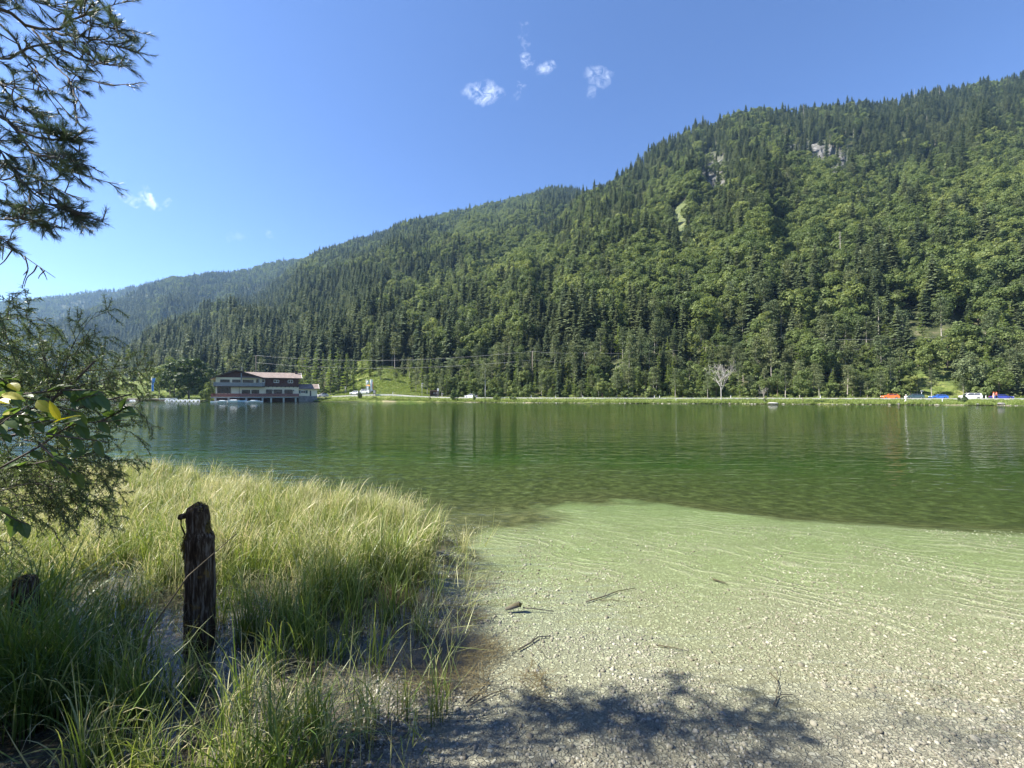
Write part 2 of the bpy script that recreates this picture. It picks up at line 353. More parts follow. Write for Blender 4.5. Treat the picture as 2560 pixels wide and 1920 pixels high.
# road: a strip on the shelf
def road_mat():
    m = plain('asphalt', (.40, .39, .37), .8, .12, .6); return m
M['road'] = road_mat()
rx = np.linspace(560, 3060, 260); rw = np.array([0.0, .25, 3.0, 5.75, 6.0])
RX, RW = np.meshgrid(rx, rw); RD = road0(RX) + RW
RZ = ground(RX, road0(RX) + 3) + .03
road = link('road', grid_mesh('road', np.stack([tx_(RX) * RD, RD, RZ + .06], -1), [M['road']]))
tag(road, 'pale asphalt lakeside road', kind='structure')
M['kerb'] = plain('pale_kerb_stone', (.50, .49, .46), .8, .08, 1.2)
kx = np.linspace(830, 3060, 300); kd = road0(kx) - .08; kz = ground(kx, road0(kx) + 3) + .03
kp = np.stack([tx_(kx) * kd, kd, kz], 1); prof_ = [(-.14, -.5), (-.14, .25), (.10, .25), (.10, -.5)]
KV = np.stack([kp + np.array([0, a, b]) for a, b in prof_], 0)
kerb = link('road_edge_wall', grid_mesh('road_edge_wall', KV, [M['kerb']], smooth=False)); tag(kerb, 'low pale kerb wall along the lake side of the road', 'kerb wall')
# ------------------------------------------------------------------ lake bed
def drop_edge(X): return np.interp(X, [-14, -6, -1.2, .3, 1.5, 3.0, 4.8, 6.3, 7.9, 14], [13.0, 10.6, 9.4, 9.6, 10.4, 10.9, 10.1, 8.9, 8.0, 6.5])
REED_EDGE = [(2.0, -.95), (2.6, -.85), (3.4, -.82), (4.0, -.75), (4.6, -.85), (5.2, -.95), (5.9, -.70), (6.5, -.62), (7.2, -1.1), (7.9, -2.2), (8.7, -3.8), (9.8, -5.6), (11, -8.5)]
def reed_x(Y): return np.interp(Y, [r[0] for r in REED_EDGE], [r[1] for r in REED_EDGE])
def bed_z(X, Y):
    e = drop_edge(X); base = -.05 - .078 * np.clip(Y - 2.2, 0, 9)
    lf = np.clip((reed_x(Y) + .25 - X) / .9, 0, 1); lf = lf * lf * (3 - 2 * lf) * np.clip((10.3 - Y) / 1.6, 0, 1)
    base = base * (1 - lf) + lf * (-.035 - .02 * np.clip(Y - 7, 0, 5))
    base = base + (fbm(X, Y, 1.6, 90, 3) - .5) * (.05 + .05 * np.clip((Y - 4) / 4, 0, 1))
    s = np.clip((Y - e - 1 + 2.5 * (fbm(X, Y, 4.0, 93, 3) - .5)) / 58, 0, 1); s = s * s * (3 - 2 * s)
    z = base - np.clip((Y - e) / 4.5, 0, 1) * .50 + s * -5.2
    z = z + s * (fbm(X, Y, 3.0, 95, 3) - .5) * .7
    return z + np.clip(1.7 - Y, 0, 8) * .42 + np.clip(-X - 1.30 * np.clip(Y, 0, 9) - .15, 0, 3) * .3 * np.clip((7 - Y) / 2, 0, 1)
def axis_pts(a, b, fine0, fine1, d):
    lo = fine0 - np.cumsum(d * 1.16 ** np.arange(1, 60)); hi = fine1 + np.cumsum(d * 1.16 ** np.arange(1, 60))
    return np.concatenate([[a], lo[lo > a + 1][::-1], np.arange(fine0, fine1, d), hi[hi < b - 1], [b]])
bx = axis_pts(-240, 240, -8, 11, .09); by = axis_pts(-14, 190, 1.4, 14, .08)
BX, BY = np.meshgrid(bx, by); BZ = bed_z(BX, BY)
e_ = drop_edge(BX)
jag = (fbm(BX, BY, .9, 97, 4) - .5)
weed = np.clip((BY - e_ - .1 + jag * 2.6) / 1.5, 0, 1)
leftw = np.clip((1.9 - BX + jag * 3) / 1.5, 0, 1) * np.clip((BY - 7.3 + jag * 2.5 - np.clip(BX, -2, 2) * .35) / 1.0, 0, 1)
weed = np.maximum(weed, leftw * .9)
mud = np.clip((reed_x(BY) + .45 - BX + jag * 1.2) / .5, 0, 1) * np.clip((8.6 - BY) / 1.5, 0, 1)
bed = link('lake_bed', grid_mesh('lake_bed', np.stack([BX, BY, BZ], -1), [], {'weed': weed, 'mud': mud}))
tag(bed, 'pale gravel lake bed under clear shallow water, dropping off to dark weed', kind='structure')
def bed_mat():
    m, t, b = base_mat('lake_gravel'); geo = nd(t, 'ShaderNodeNewGeometry'); pos = geo.outputs['Position']
    dist = nd(t, 'ShaderNodeTexNoise'); dist.inputs['Scale'].default_value = 9; dist.inputs['Detail'].default_value = 3
    t.links.new(pos, dist.inputs['Vector'])
    va = nd(t, 'ShaderNodeVectorMath', operation='SCALE'); t.links.new(dist.outputs['Color'], va.inputs[0]); va.inputs['Scale'].default_value = .05
    vb = nd(t, 'ShaderNodeVectorMath', operation='ADD'); t.links.new(pos, vb.inputs[0]); t.links.new(va.outputs[0], vb.inputs[1])
    def voro(sc, feat='F1'):
        v = nd(t, 'ShaderNodeTexVoronoi', feature=feat); v.inputs['Scale'].default_value = sc; v.inputs['Randomness'].default_value = 1
        t.links.new(vb.outputs[0], v.inputs['Vector']); return v
    def noise(sc, det=4, r=.6):
        n = nd(t, 'ShaderNodeTexNoise'); n.inputs['Scale'].default_value = sc; n.inputs['Detail'].default_value = det; n.inputs['Roughness'].default_value = r
        t.links.new(pos, n.inputs['Vector']); return n.outputs['Fac']
    def ramp(f, stops):
        r = nd(t, 'ShaderNodeValToRGB')
        for i, (p, c) in enumerate(stops):
            el = r.color_ramp.elements[i] if i < 2 else r.color_ramp.elements.new(p)
            el.position = p; el.color = (*c, 1)
        t.links.new(f, r.inputs[0]); return r.outputs[0]
    def mix(f, a, bb, ty='MIX'):
        x = nd(t, 'ShaderNodeMixRGB', blend_type=ty)
        if isinstance(f, float): x.inputs[0].default_value = f
        else: t.links.new(f, x.inputs[0])
        t.links.new(a, x.inputs[1]); t.links.new(bb, x.inputs[2]); return x.outputs[0]
    v1 = voro(34); v2 = voro(80); e1 = voro(34, 'DISTANCE_TO_EDGE'); e2 = voro(80, 'DISTANCE_TO_EDGE')
    s1 = nd(t, 'ShaderNodeSeparateColor'); t.links.new(v1.outputs['Color'], s1.inputs[0])
    s2 = nd(t, 'ShaderNodeSeparateColor'); t.links.new(v2.outputs['Color'], s2.inputs[0])
    big = ramp(s1.outputs[0], [(0, (0.238, 0.224, 0.171)), (.4, (0.303, 0.285, 0.221)), (.8, (0.357, 0.340, 0.267)), (1, (0.422, 0.405, 0.340))])
    sml = ramp(s2.outputs[0], [(0, (0.217, 0.202, 0.153)), (.5, (0.292, 0.274, 0.209)), (1, (0.368, 0.345, 0.272))])
    pick = mth(t, 'GREATER_THAN', s1.outputs[1], .52)
    st = mix(pick, sml, big)
    ed = nd(t, 'ShaderNodeMixRGB'); t.links.new(pick, ed.inputs[0])
    t.links.new(mth(t, 'MULTIPLY', e2.outputs['Distance'], 11.0, clamp=True), ed.inputs[1]); t.links.new(mth(t, 'MULTIPLY', e1.outputs['Distance'], 7.0, clamp=True), ed.inputs[2])
    gap = ramp(noise(30), [(0, (0.146, 0.137, 0.096)), (1, (0.206, 0.191, 0.147))])
    c = mix(mth(t, 'ADD', mth(t, 'MULTIPLY', ed.outputs[0], 1.3), .25, clamp=True), gap, st)
    silt = ramp(noise(5), [(.3, (0.249, 0.241, 0.187)), (.7, (0.308, 0.296, 0.232))])
    c = mix(mth(t, 'MULTIPLY', mth(t, 'SUBTRACT', noise(1.1, 6), .43), 4.0, clamp=True), c, mix(.25, c, silt))
    ysp = nd(t, 'ShaderNodeSeparateXYZ'); t.links.new(pos, ysp.inputs[0]); film = nd(t, 'ShaderNodeRGB'); film.outputs[0].default_value = (.92, 1.14, .76, 1)
    c = mix(mth(t, 'MULTIPLY', mth(t, 'MULTIPLY', mth(t, 'SUBTRACT', ysp.outputs[1], 2.0), .24, clamp=True), mth(t, 'ADD', noise(.8), .4), clamp=True), c, film.outputs[0], 'MULTIPLY')
    aw = nd(t, 'ShaderNodeAttribute', attribute_name='weed'); am = nd(t, 'ShaderNodeAttribute', attribute_name='mud')
    weedc = ramp(noise(3.2, 8, .72), [(.34, (.030, .032, .017)), (.5, (.088, .086, .042)), (.64, (.21, .192, .10))])
    mudc = ramp(noise(7, 7, .7), [(.33, (.030, .026, .018)), (.5, (.085, .072, .045)), (.66, (.21, .185, .125))])
    alg = ramp(noise(14, 6, .7), [(.3, (.16, .13, .03)), (.7, (.33, .27, .07))])
    c = mix(mth(t, 'MULTIPLY', aw.outputs['Fac'], 1.0, clamp=True), c, weedc)
    c = mix(mth(t, 'MULTIPLY', am.outputs['Fac'], mth(t, 'MULTIPLY', noise(2.6, 6), 1.6), clamp=True), c, mudc)
    t.links.new(c, b.inputs['Base Color']); b.inputs['Roughness'].default_value = .9; b.inputs['Specular IOR Level'].default_value = .15
    bp = nd(t, 'ShaderNodeBump'); bp.inputs['Strength'].default_value = .8; bp.inputs['Distance'].default_value = .016
    # caustic light lines painted obliquely across the shelf, raised slightly by bump
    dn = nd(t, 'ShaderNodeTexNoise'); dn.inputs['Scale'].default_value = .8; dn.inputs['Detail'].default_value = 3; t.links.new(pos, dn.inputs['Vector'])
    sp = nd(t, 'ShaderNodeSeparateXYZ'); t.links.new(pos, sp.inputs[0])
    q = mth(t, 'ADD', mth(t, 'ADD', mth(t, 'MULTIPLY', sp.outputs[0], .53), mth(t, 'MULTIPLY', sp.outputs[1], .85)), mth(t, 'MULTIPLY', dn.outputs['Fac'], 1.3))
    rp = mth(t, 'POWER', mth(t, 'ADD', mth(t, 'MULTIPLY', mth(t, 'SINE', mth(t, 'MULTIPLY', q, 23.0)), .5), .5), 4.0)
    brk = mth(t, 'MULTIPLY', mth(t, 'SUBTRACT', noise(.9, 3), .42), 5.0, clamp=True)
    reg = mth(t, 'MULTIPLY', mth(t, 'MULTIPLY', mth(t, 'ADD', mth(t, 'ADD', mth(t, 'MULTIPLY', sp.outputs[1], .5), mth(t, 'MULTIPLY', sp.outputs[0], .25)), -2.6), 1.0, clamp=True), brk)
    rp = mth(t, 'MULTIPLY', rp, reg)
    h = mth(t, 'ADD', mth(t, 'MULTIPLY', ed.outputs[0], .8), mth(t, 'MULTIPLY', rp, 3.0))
    caustic_c = nd(t, 'ShaderNodeRGB'); caustic_c.outputs[0].default_value = (.60, .58, .45, 1)  # pale line colour imitating focused sunlight on the bed
    c2 = mix(mth(t, 'MULTIPLY', mth(t, 'MULTIPLY', rp, mth(t, 'SUBTRACT', 1.0, aw.outputs['Fac'], clamp=True)), .45), c, caustic_c.outputs[0])
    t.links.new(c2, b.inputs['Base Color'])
    t.links.new(h, bp.inputs['Height']); t.links.new(bp.outputs[0], b.inputs['Normal'])
    return m
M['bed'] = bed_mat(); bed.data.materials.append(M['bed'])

# ------------------------------------------------------------------ lake water: one closed body
def water_mat():
    m, t, b = base_mat('lake_water'); t.nodes.remove(b); o = t.nodes['Material Output']; geo = nd(t, 'ShaderNodeNewGeometry')
    pos = geo.outputs['Position']
    def noise(scale, sc, det=3, rot=0, rough=.5):
        mp = nd(t, 'ShaderNodeMapping'); mp.inputs['Scale'].default_value = sc; mp.inputs['Rotation'].default_value = (0, 0, math.radians(rot)); t.links.new(pos, mp.inputs[0])
        n = nd(t, 'ShaderNodeTexNoise'); n.inputs['Scale'].default_value = scale; n.inputs['Detail'].default_value = det; n.inputs['Roughness'].default_value = rough
        t.links.new(mp.outputs[0], n.inputs['Vector']); return n.outputs['Fac']
    sp = nd(t, 'ShaderNodeSeparateXYZ'); t.links.new(pos, sp.inputs[0])
    a = noise(1.5, (.28, 1, 1), 3, -12); a2 = noise(4.6, (.35, 1, 1), 2, -18); a3 = noise(.35, (.4, 1, 1), 2, 8)
    calm = mth(t, 'MULTIPLY', mth(t, 'SUBTRACT', sp.outputs[1], 3.5), .10, clamp=True)
    gust = mth(t, 'ADD', mth(t, 'MULTIPLY', noise(.03, (.6, 1, 1), 3, 5), .9), .25)
    h = mth(t, 'ADD', mth(t, 'MULTIPLY', a, .062), mth(t, 'ADD', mth(t, 'MULTIPLY', a2, .045), mth(t, 'MULTIPLY', a3, .06)))
    h = mth(t, 'MULTIPLY', h, mth(t, 'MULTIPLY', mth(t, 'ADD', calm, .30), gust))
    bp = nd(t, 'ShaderNodeBump'); bp.inputs['Strength'].default_value = 1; bp.inputs['Distance'].default_value = 1
    t.links.new(h, bp.inputs['Height'])
    fr = nd(t, 'ShaderNodeFresnel'); fr.inputs['IOR'].default_value = 1.333; t.links.new(bp.outputs[0], fr.inputs['Normal'])
    gl = nd(t, 'ShaderNodeBsdfGlossy'); gl.inputs['Roughness'].default_value = .03; t.links.new(bp.outputs[0], gl.inputs['Normal'])
    trp = nd(t, 'ShaderNodeBsdfTransparent')
    mx = nd(t, 'ShaderNodeMixShader'); t.links.new(mth(t, 'MULTIPLY', fr.outputs[0], 1.0, clamp=True), mx.inputs[0]); t.links.new(trp.outputs[0], mx.inputs[1]); t.links.new(gl.outputs[0], mx.inputs[2])
    t.links.new(mx.outputs[0], o.inputs['Surface'])
    ab = nd(t, 'ShaderNodeVolumeAbsorption'); ab.inputs['Color'].default_value = (.50, .83, .46, 1); ab.inputs['Density'].default_value = .17
    vs = nd(t, 'ShaderNodeVolumeScatter'); vs.inputs['Color'].default_value = (.80, .62, .36, 1); vs.inputs['Density'].default_value = .0045
    ad = nd(t, 'ShaderNodeAddShader'); t.links.new(ab.outputs[0], ad.inputs[0]); t.links.new(vs.outputs[0], ad.inputs[1]); t.links.new(ad.outputs[0], o.inputs['Volume'])
    return m
M['water'] = water_mat()
wb = MB(); wb.box((0, 88, -4), (520, 200, 8)); water = wb.build('lake_water', M['water'])
tag(water, 'clear green lake water with small ripples', kind='structure')
# ------------------------------------------------------------------ tree prototypes (arrays; unit metres)
def cards(c, nrm, w, h, rng):
    """quads centred at c, facing nrm, random roll"""
    n = len(c); nrm = nrm / (np.linalg.norm(nrm, axis=1)[:, None] + 1e-9)
    r = rng.normal(size=(n, 3)); u = np.cross(nrm, r); u /= np.linalg.norm(u, axis=1)[:, None] + 1e-9; v = np.cross(nrm, u)
    u = u * (w / 2)[:, None]; v = v * (h / 2)[:, None]
    return np.stack([c - u - v * .35, c + u * .25 - v, c + u + v * .3, c - u * .3 + v], 1)
def beech_crown(seed, H=14., W=9., lobes=34, per=95, size=.62, base=.22):
    """domed crown: leaf clumps set on an uneven dome, a few inside"""
    rng = np.random.default_rng(seed); q = []; zc = H * (base + (1 - base) * .42); hz = H * (1 - base) * .56
    for i in range(lobes):
        d = rng.normal(size=3); d /= np.linalg.norm(d); d[2] = d[2] * .9 + .18; k = .58 + .30 * rng.random() if i % 5 else .3
        c = np.array([d[0] * W / 2 * k, d[1] * W / 2 * k, zc + d[2] * hz * k]); R = (.85 + .75 * rng.random()) * W / 9
        e = rng.normal(size=(per, 3)); e /= np.linalg.norm(e, axis=1)[:, None]; out = e * .7 + d * .5; e = out / np.linalg.norm(out, axis=1)[:, None]
        p = c + e * R * np.array([1.05, 1.05, .95]) * (.7 + .4 * rng.random((per, 1)))
        s = size * (.5 + .8 * rng.random(per)); q.append(cards(p, e * .8 + rng.normal(size=(per, 3)) * .5 + [0, 0, .2], s, s * .8, rng))
    return np.concatenate(q)
def spruce_crown(seed, H=20., R=3.2, levels=34, nb=8, z0=.07, droop=.35, dens=1.0, wid=1.0):
    rng = np.random.default_rng(seed); C = []; N = []; Wd = []; q = []
    for l in range(levels):
        f = (l + rng.random() * .5) / levels; z = H * (z0 + (1 - z0) * f ** .93); r = R * (1 - f) ** .8 * (.75 + .35 * rng.random()) + .12
        k = max(3, int(nb * (1 - f * .45)))
        for b in range(k):
            if rng.random() > dens: continue
            a = rng.random() * 6.283; L = r * (.65 + .5 * rng.random()); m = max(2, int(L / .52))
            t = np.linspace(.22, 1, m); ca, sa = math.cos(a), math.sin(a)
            zz = z - droop * L * t * (1.15 - .35 * t) + rng.normal(size=m) * .05
            c = np.stack([ca * L * t, sa * L * t, zz], 1)
            w = (.40 + .95 * (1 - t) * .8) * wid * (.55 + .45 * min(1, L / 1.6))
            side = np.array([-sa, ca, 0]); out = np.array([ca, sa, -droop]) ; seg = L / m * .8
            j = rng.normal(size=(m, 3)) * .10
            A = c - side * w[:, None] - [0, 0, 1] * (w[:, None] * .38) + j; B = c + out * seg; Cc = c + side * w[:, None] - [0, 0, 1] * (w[:, None] * .38) - j; D = c - out * seg + [0, 0, .06]
            q.append(np.stack([A, B, Cc, D], 1))
    # leader tip
    p = np.array([[0, 0, H * .985]]); q.append(cards(np.repeat(p, 4, 0), rng.normal(size=(4, 3)) * [1, 1, .1], np.full(4, .22), np.full(4, 1.1), rng))
    return np.concatenate(q)
def pine_crown(seed, H=17., R=2.9, clumps=46, per=42, z0=.35, size=.5):
    rng = np.random.default_rng(seed); q = []
    for i in range(clumps):
        f = rng.random() ** .85; z = H * (z0 + (1 - z0) * f) - .4; rr = R * (1.02 - f) ** .6 * (.25 + .8 * rng.random()); a = rng.random() * 6.283
        c = np.array([rr * math.cos(a), rr * math.sin(a), z]); s0 = .55 + .6 * rng.random()
        p = c + rng.normal(size=(per, 3)) * [s0 * .8, s0 * .8, s0 * .28]
        s = size * (.5 + .9 * rng.random(per)); q.append(cards(p, rng.normal(size=(per, 3)) * [.5, .5, .5] + [0, 0, .75], s, s * .55, rng))
    return np.concatenate(q)
def trunk_mb(H, r, seed=0, limbs=0, R=3, z0=.3, bend=.15):
    rng = np.random.default_rng(seed); m = MB(); k = 7; z = np.linspace(-.6, H, k)
    p = np.stack([np.cumsum(rng.normal(size=k)) * bend * .3, np.cumsum(rng.normal(size=k)) * bend * .3, z], 1); p[0, :2] = 0; p[1, :2] = 0
    m.tube(p, r * (1 - np.linspace(0, 1, k) * .88), 6)
    for i in range(limbs):
        f = z0 + (1 - z0) * rng.random() * .85; a = rng.random() * 6.283; L = R * (1.1 - f) * (.6 + .5 * rng.random())
        b = np.array([np.interp(f * H, z, p[:, 0]), np.interp(f * H, z, p[:, 1]), f * H]); d = np.array([math.cos(a), math.sin(a), .35 + .4 * rng.random()])
        pts = [b, b + d * L * .45 + [0, 0, .1], b + d * L * [1, 1, 1.1]]
        m.tube(pts, [r * .38 * (1.15 - f), r * .24 * (1.15 - f), .02], 4)
    return m
PROTO = {}
def make_proto(kind, i, V, mb, fm, bm, H):
    tm = mb.mesh(kind + '_trunk'); tm.materials.append(bm)
    cm = quads_mesh(kind + '_crown', V, [fm])
    # joint mesh for the far wood
    tv = np.concatenate(mb.v); fq = [f for f in mb.f if len(f) == 4]
    TV = np.array([[tv[j] for j in f] for f in fq])
    jm = quads_mesh(kind + '_tree', np.concatenate([V, TV]), [fm, bm], np.concatenate([np.zeros(len(V)), np.ones(len(TV))]))
    PROTO.setdefault(kind, []).append((cm, tm, jm, H))
for i in range(4): make_proto('beech', i, beech_crown(20 + i, 14 + i * .7, 9 + i * .5), trunk_mb(10, .24, 40 + i, 7, 5, .3), M['beech'], M['bark'], 14 + i * .7)
for i in range(4): make_proto('spruce', i, spruce_crown(30 + i, 20, 3.0 + .25 * i, 34, 8, .06 + .03 * i, .30 + .05 * i), trunk_mb(19.6, .22, 50 + i, 0, bend=.05), M['spruce'], M['bark'], 20)
for i in range(3): make_proto('pine', i, pine_crown(60 + i, 17, 2.7 + .3 * i), trunk_mb(16.6, .2, 70 + i, 12, 3, .32, .2), M['pine'], M['grey_bark'], 17)
for i in range(2): make_proto('larch', i, spruce_crown(80 + i, 16, 2.7, 26, 7, .12, .12, .85, .62), trunk_mb(15.6, .18, 82 + i, 10, 2.4, .15, .05), M['larch'], M['grey_bark'], 16)
for i in range(2): make_proto('shrub', i, beech_crown(90 + i, 3.0, 3.4, 14, 80, .34, .02), trunk_mb(2.0, .06, 92 + i, 6, 1.6, .1), M['bush'], M['bark'], 3)
KINDS = ['beech', 'larch', 'pine', 'shrub', 'spruce']          # alphabetical = collection order
protocol = bpy.data.collections.new('forest_kinds'); PIDX = {}; n_ = 0
for k in KINDS:
    for j, pr in enumerate(PROTO[k]):
        o = bpy.data.objects.new('%s_tree' % k if k != 'shrub' else 'shrub_plant', pr[2]); protocol.objects.link(o); PIDX[(k, j)] = n_; n_ += 1

def gn_instances(name, pts, idx, scl, rot, coll):
    me = bpy.data.meshes.new(name); n = len(pts); me.vertices.add(n); me.vertices.foreach_set('co', np.asarray(pts, np.float32).reshape(-1))
    a = me.attributes.new('pick', 'INT', 'POINT'); a.data.foreach_set('value', np.asarray(idx, np.int32))
    a = me.attributes.new('siz', 'FLOAT_VECTOR', 'POINT'); a.data.foreach_set('vector', np.asarray(scl, np.float32).reshape(-1))
    a = me.attributes.new('rota', 'FLOAT_VECTOR', 'POINT'); a.data.foreach_set('vector', np.asarray(rot, np.float32).reshape(-1))
    me.update(); ob = link(name, me)
    g = bpy.data.node_groups.new(name + '_scatter', 'GeometryNodeTree')
    g.interface.new_socket('Geometry', in_out='INPUT', socket_type='NodeSocketGeometry'); g.interface.new_socket('Geometry', in_out='OUTPUT', socket_type='NodeSocketGeometry')
    gi = g.nodes.new('NodeGroupInput'); go = g.nodes.new('NodeGroupOutput'); ci = g.nodes.new('GeometryNodeCollectionInfo')
    ci.inputs['Collection'].default_value = coll; ci.inputs['Separate Children'].default_value = True; ci.inputs['Reset Children'].default_value = True
    ip_ = g.nodes.new('GeometryNodeInstanceOnPoints'); ip_.inputs['Pick Instance'].default_value = True
    def at(nm, ty):
        x = g.nodes.new('GeometryNodeInputNamedAttribute'); x.data_type = ty; x.inputs['Name'].default_value = nm
        return [o for o in x.outputs if o.enabled and o.name == 'Attribute'][0]
    g.links.new(gi.outputs[0], ip_.inputs['Points']); g.links.new(ci.outputs[0], ip_.inputs['Instance']); g.links.new(at('pick', 'INT'), ip_.inputs['Instance Index'])
    e2 = g.nodes.new('FunctionNodeEulerToRotation'); g.links.new(at('rota', 'FLOAT_VECTOR'), e2.inputs[0]); g.links.new(e2.outputs[0], ip_.inputs['Rotation']); g.links.new(at('siz', 'FLOAT_VECTOR'), ip_.inputs['Scale'])
    g.links.new(ip_.outputs[0], go.inputs[0])
    md = ob.modifiers.new('scatter', 'NODES'); md.node_group = g
    return ob

# ------------------------------------------------------------------ forest sampling
def sample(x0, x1, D0, D1, spacing, seed):
    """points spread evenly over the ground between two columns and two distances"""
    r = np.random.default_rng(seed); t0, t1 = tx_(x0), tx_(x1)
    n = int((t1 - t0) * (D1 ** 2 - D0 ** 2) / 2 / spacing ** 2)
    t = t0 + (t1 - t0) * r.random(n); D = np.sqrt(D0 ** 2 + (D1 ** 2 - D0 ** 2) * r.random(n))
    X = t * D; c = spacing * .75; key = np.floor(X / c).astype(np.int64) * 100003 + np.floor(D / c).astype(np.int64)
    _, i = np.unique(key, return_index=True)
    return t[i] * F + 1280, D[i]
ax, aD = [], []
for (x0, x1, D0, D1, s, sd) in [(-300, 2900, 95, 330, 4.1, 1), (-300, 2900, 330, 800, 5.4, 2), (-100, 1800, 800, 1250, 6.5, 3), (-500, 900, 600, 1750, 8.0, 4), (-600, 700, 1500, 2350, 10, 5)]:
    a, b = sample(x0, x1, D0, D1, s, sd); ax.append(a); aD.append(b)
nb0 = sum(len(q) for q in ax)
a, b = sample(420, 2900, 85, 240, 2.3, 9); kk = (b > foot(a) - 5) & (b < foot(a) + 16) & ~((a > 830) & (a < 1100)); ax.append(a[kk]); aD.append(b[kk])
ax = np.concatenate(ax); aD = np.concatenate(aD); UG = np.arange(len(ax)) >= nb0
az = ground(ax, aD); ft = foot(ax)
H0 = HZ - (az - EYE) / aD * F                     # photo row of each root
cc, cg, cr = clear_at(ax, H0 - 4 * F / aD)
rng = np.random.default_rng(5)
keep = ((aD > ft + 5) | UG) & ((cc < .12 + 1.1 * rng.random(len(ax)) ** 2) | (aD > 700))
# not past the crest, nothing in the valley floor far behind
sc_ = (ground(ax, aD + 12) - az)
keep &= (sc_ > -2.5)
# the valley on the left is a meadow until the hills begin
keep &= ~((ax < 330) & (aD < 330) & (rng.random(len(ax)) > .06))
keep &= ~((aD > 1250) & (az < 20))
ax, aD, az, H0, UG = ax[keep], aD[keep], az[keep], H0[keep], UG[keep]
# species by place
nlo = fbm(ax, H0, 150, 200, 3); nhi = fbm(ax, H0, 45, 210, 2)
pcon = np.full(len(ax), .52)
crest_gap = H0 - np.minimum(ip(ax, CR_C), ip(ax, CR_B))
pcon += np.where(crest_gap < 150, .34, 0) + np.where(H0 > 820, .28, 0) + np.where((ax < 1000) & (aD < 500), .22, 0) - np.where((ax > 1080) & (H0 < 800) & (H0 > 480), .20, 0) + np.where((ax > 1950) & (H0 < 420), .2, 0)
pcon += (nlo - .5) * 1.7 + (nhi - .5) * 1.2
rr = rng.random(len(ax)); kind = np.where(rr < pcon, 4, 0)
lo_band = (aD < ft[keep] + 30)
u2 = rng.random(len(ax))
kind = np.where(lo_band & (u2 < .38), 2, kind); kind = np.where(lo_band & (u2 > .72), 1, kind)
kind = np.where((kind == 4) & (u2 > .80) & ~lo_band, 2, kind)
kind = np.where((aD < ft[keep] + 3.5) & (rng.random(len(ax)) < .6), 3, kind)
u3 = rng.random(len(ax)); kind = np.where(UG, np.where(u3 < .46, 3, np.where(u3 < .66, 1, np.where(u3 < .84, 2, np.where(u3 < .93, 0, 4)))), kind)
nvar = np.array([4, 2, 3, 2, 4]); offv = np.array([PIDX[(k, 0)] for k in KINDS])
var = (rng.random(len(ax)) * nvar[kind]).astype(int); pick = offv[kind] + var
s = .72 + .5 * rng.random(len(ax)); s = np.where(kind == 0, s * 1.02, s)
s *= np.where(lo_band, np.where(kind == 3, 1.25, .55 + .32 * rng.random(len(ax))), 1.0)
s *= np.where((kind == 4) & ~lo_band, .85 + .45 * rng.random(len(ax)) ** 2, 1)
# dense front trees stay lower so that the clearings show
s = np.where(UG, np.where(kind == 3, .8 + 1.0 * u2, .28 + .36 * u2), s)
sxy = s * (.9 + .25 * rng.random(len(ax)))
# hidden-tree culling (with a margin wide enough for a step aside)
cut = (ax > 2270) & (ax < 2400) & (aD > road0(ax) + 9) & (aD < road0(ax) + 48) & (rng.random(len(ax)) < .8)
ax, aD, az, kind, var, pick, s, sxy, H0 = [q[~cut] for q in (ax, aD, az, kind, var, pick, s, sxy, H0)]
order = np.argsort(aD); hor = np.full(1200, 1e9); colw = 4.0; vis = np.zeros(len(ax), bool)
col_i = ((ax + 700) / colw).astype(int)
Hm = np.array([14., 16, 17, 3, 20])[kind] * s
top = HZ - (az + Hm - EYE) / aD * F; base_row = H0
mgn = 5 + 0 * top
for i in order:
    c = col_i[i]
    if 0 <= c < 1200:
        if top[i] < hor[c] + 10: vis[i] = True
        hc = H0[i] - Hm[i] * .45 / aD[i] * F
        if hc < hor[c]: hor[c] = hc
ax, aD, az, kind, var, pick, s, sxy, Hm, H0, top = [q[vis] for q in (ax, aD, az, kind, var, pick, s, sxy, Hm, H0, top)]
rot = rng.random(len(ax)) * 6.283
print('forest trees', len(ax))
# the trees that show largest become things of their own
infr = (ax > -20) & (ax < 2580)
size_px = Hm / aD * F * (1 + .0 * ax)
CON = np.isin(kind, [1, 2, 4]); solo = np.zeros(len(ax), bool)
for msk in (CON, kind == 0, kind == 3):
    j = np.where(msk & infr)[0]; j = j[np.argsort(-size_px[j])][: 290]
    solo[j] = True
PLACES = [(-50, 420, 'behind the far left meadow'), (420, 560, 'behind the round dark tree'), (560, 800, 'on the slope above the chalet roof'),
          (800, 900, 'behind the pale larch row'), (900, 1080, 'above the bright meadow'), (1080, 1200, 'behind the dark roadside shelter'), (1200, 1330, 'behind the white birch trunk'),
          (1330, 1560, 'behind the small round tree'), (1560, 1740, 'left of the bleached dead tree'), (1740, 1880, 'behind the bleached dead tree'), (1880, 2060, 'behind the bare shore tree'),
          (2060, 2200, 'left of the orange car'), (2200, 2320, 'behind the orange car'), (2320, 2400, 'behind the bright blue hatchback'), (2400, 2480, 'behind the white van'), (2480, 2600, 'behind the dark blue saloon')]
BARK = {0: M['bark'], 1: M['grey_bark'], 2: M['grey_bark'], 3: M['bark'], 4: M['bark']}
DESC = {0: ('broadleaf_tree', 'broadleaf tree', 'leafy tree'), 1: ('larch_tree', 'larch', 'larch'), 2: ('pine_tree', 'pine tree', 'pine'),
        3: ('shrub', 'shrub', 'shrub'), 4: ('spruce_tree', 'spruce', 'spruce')}
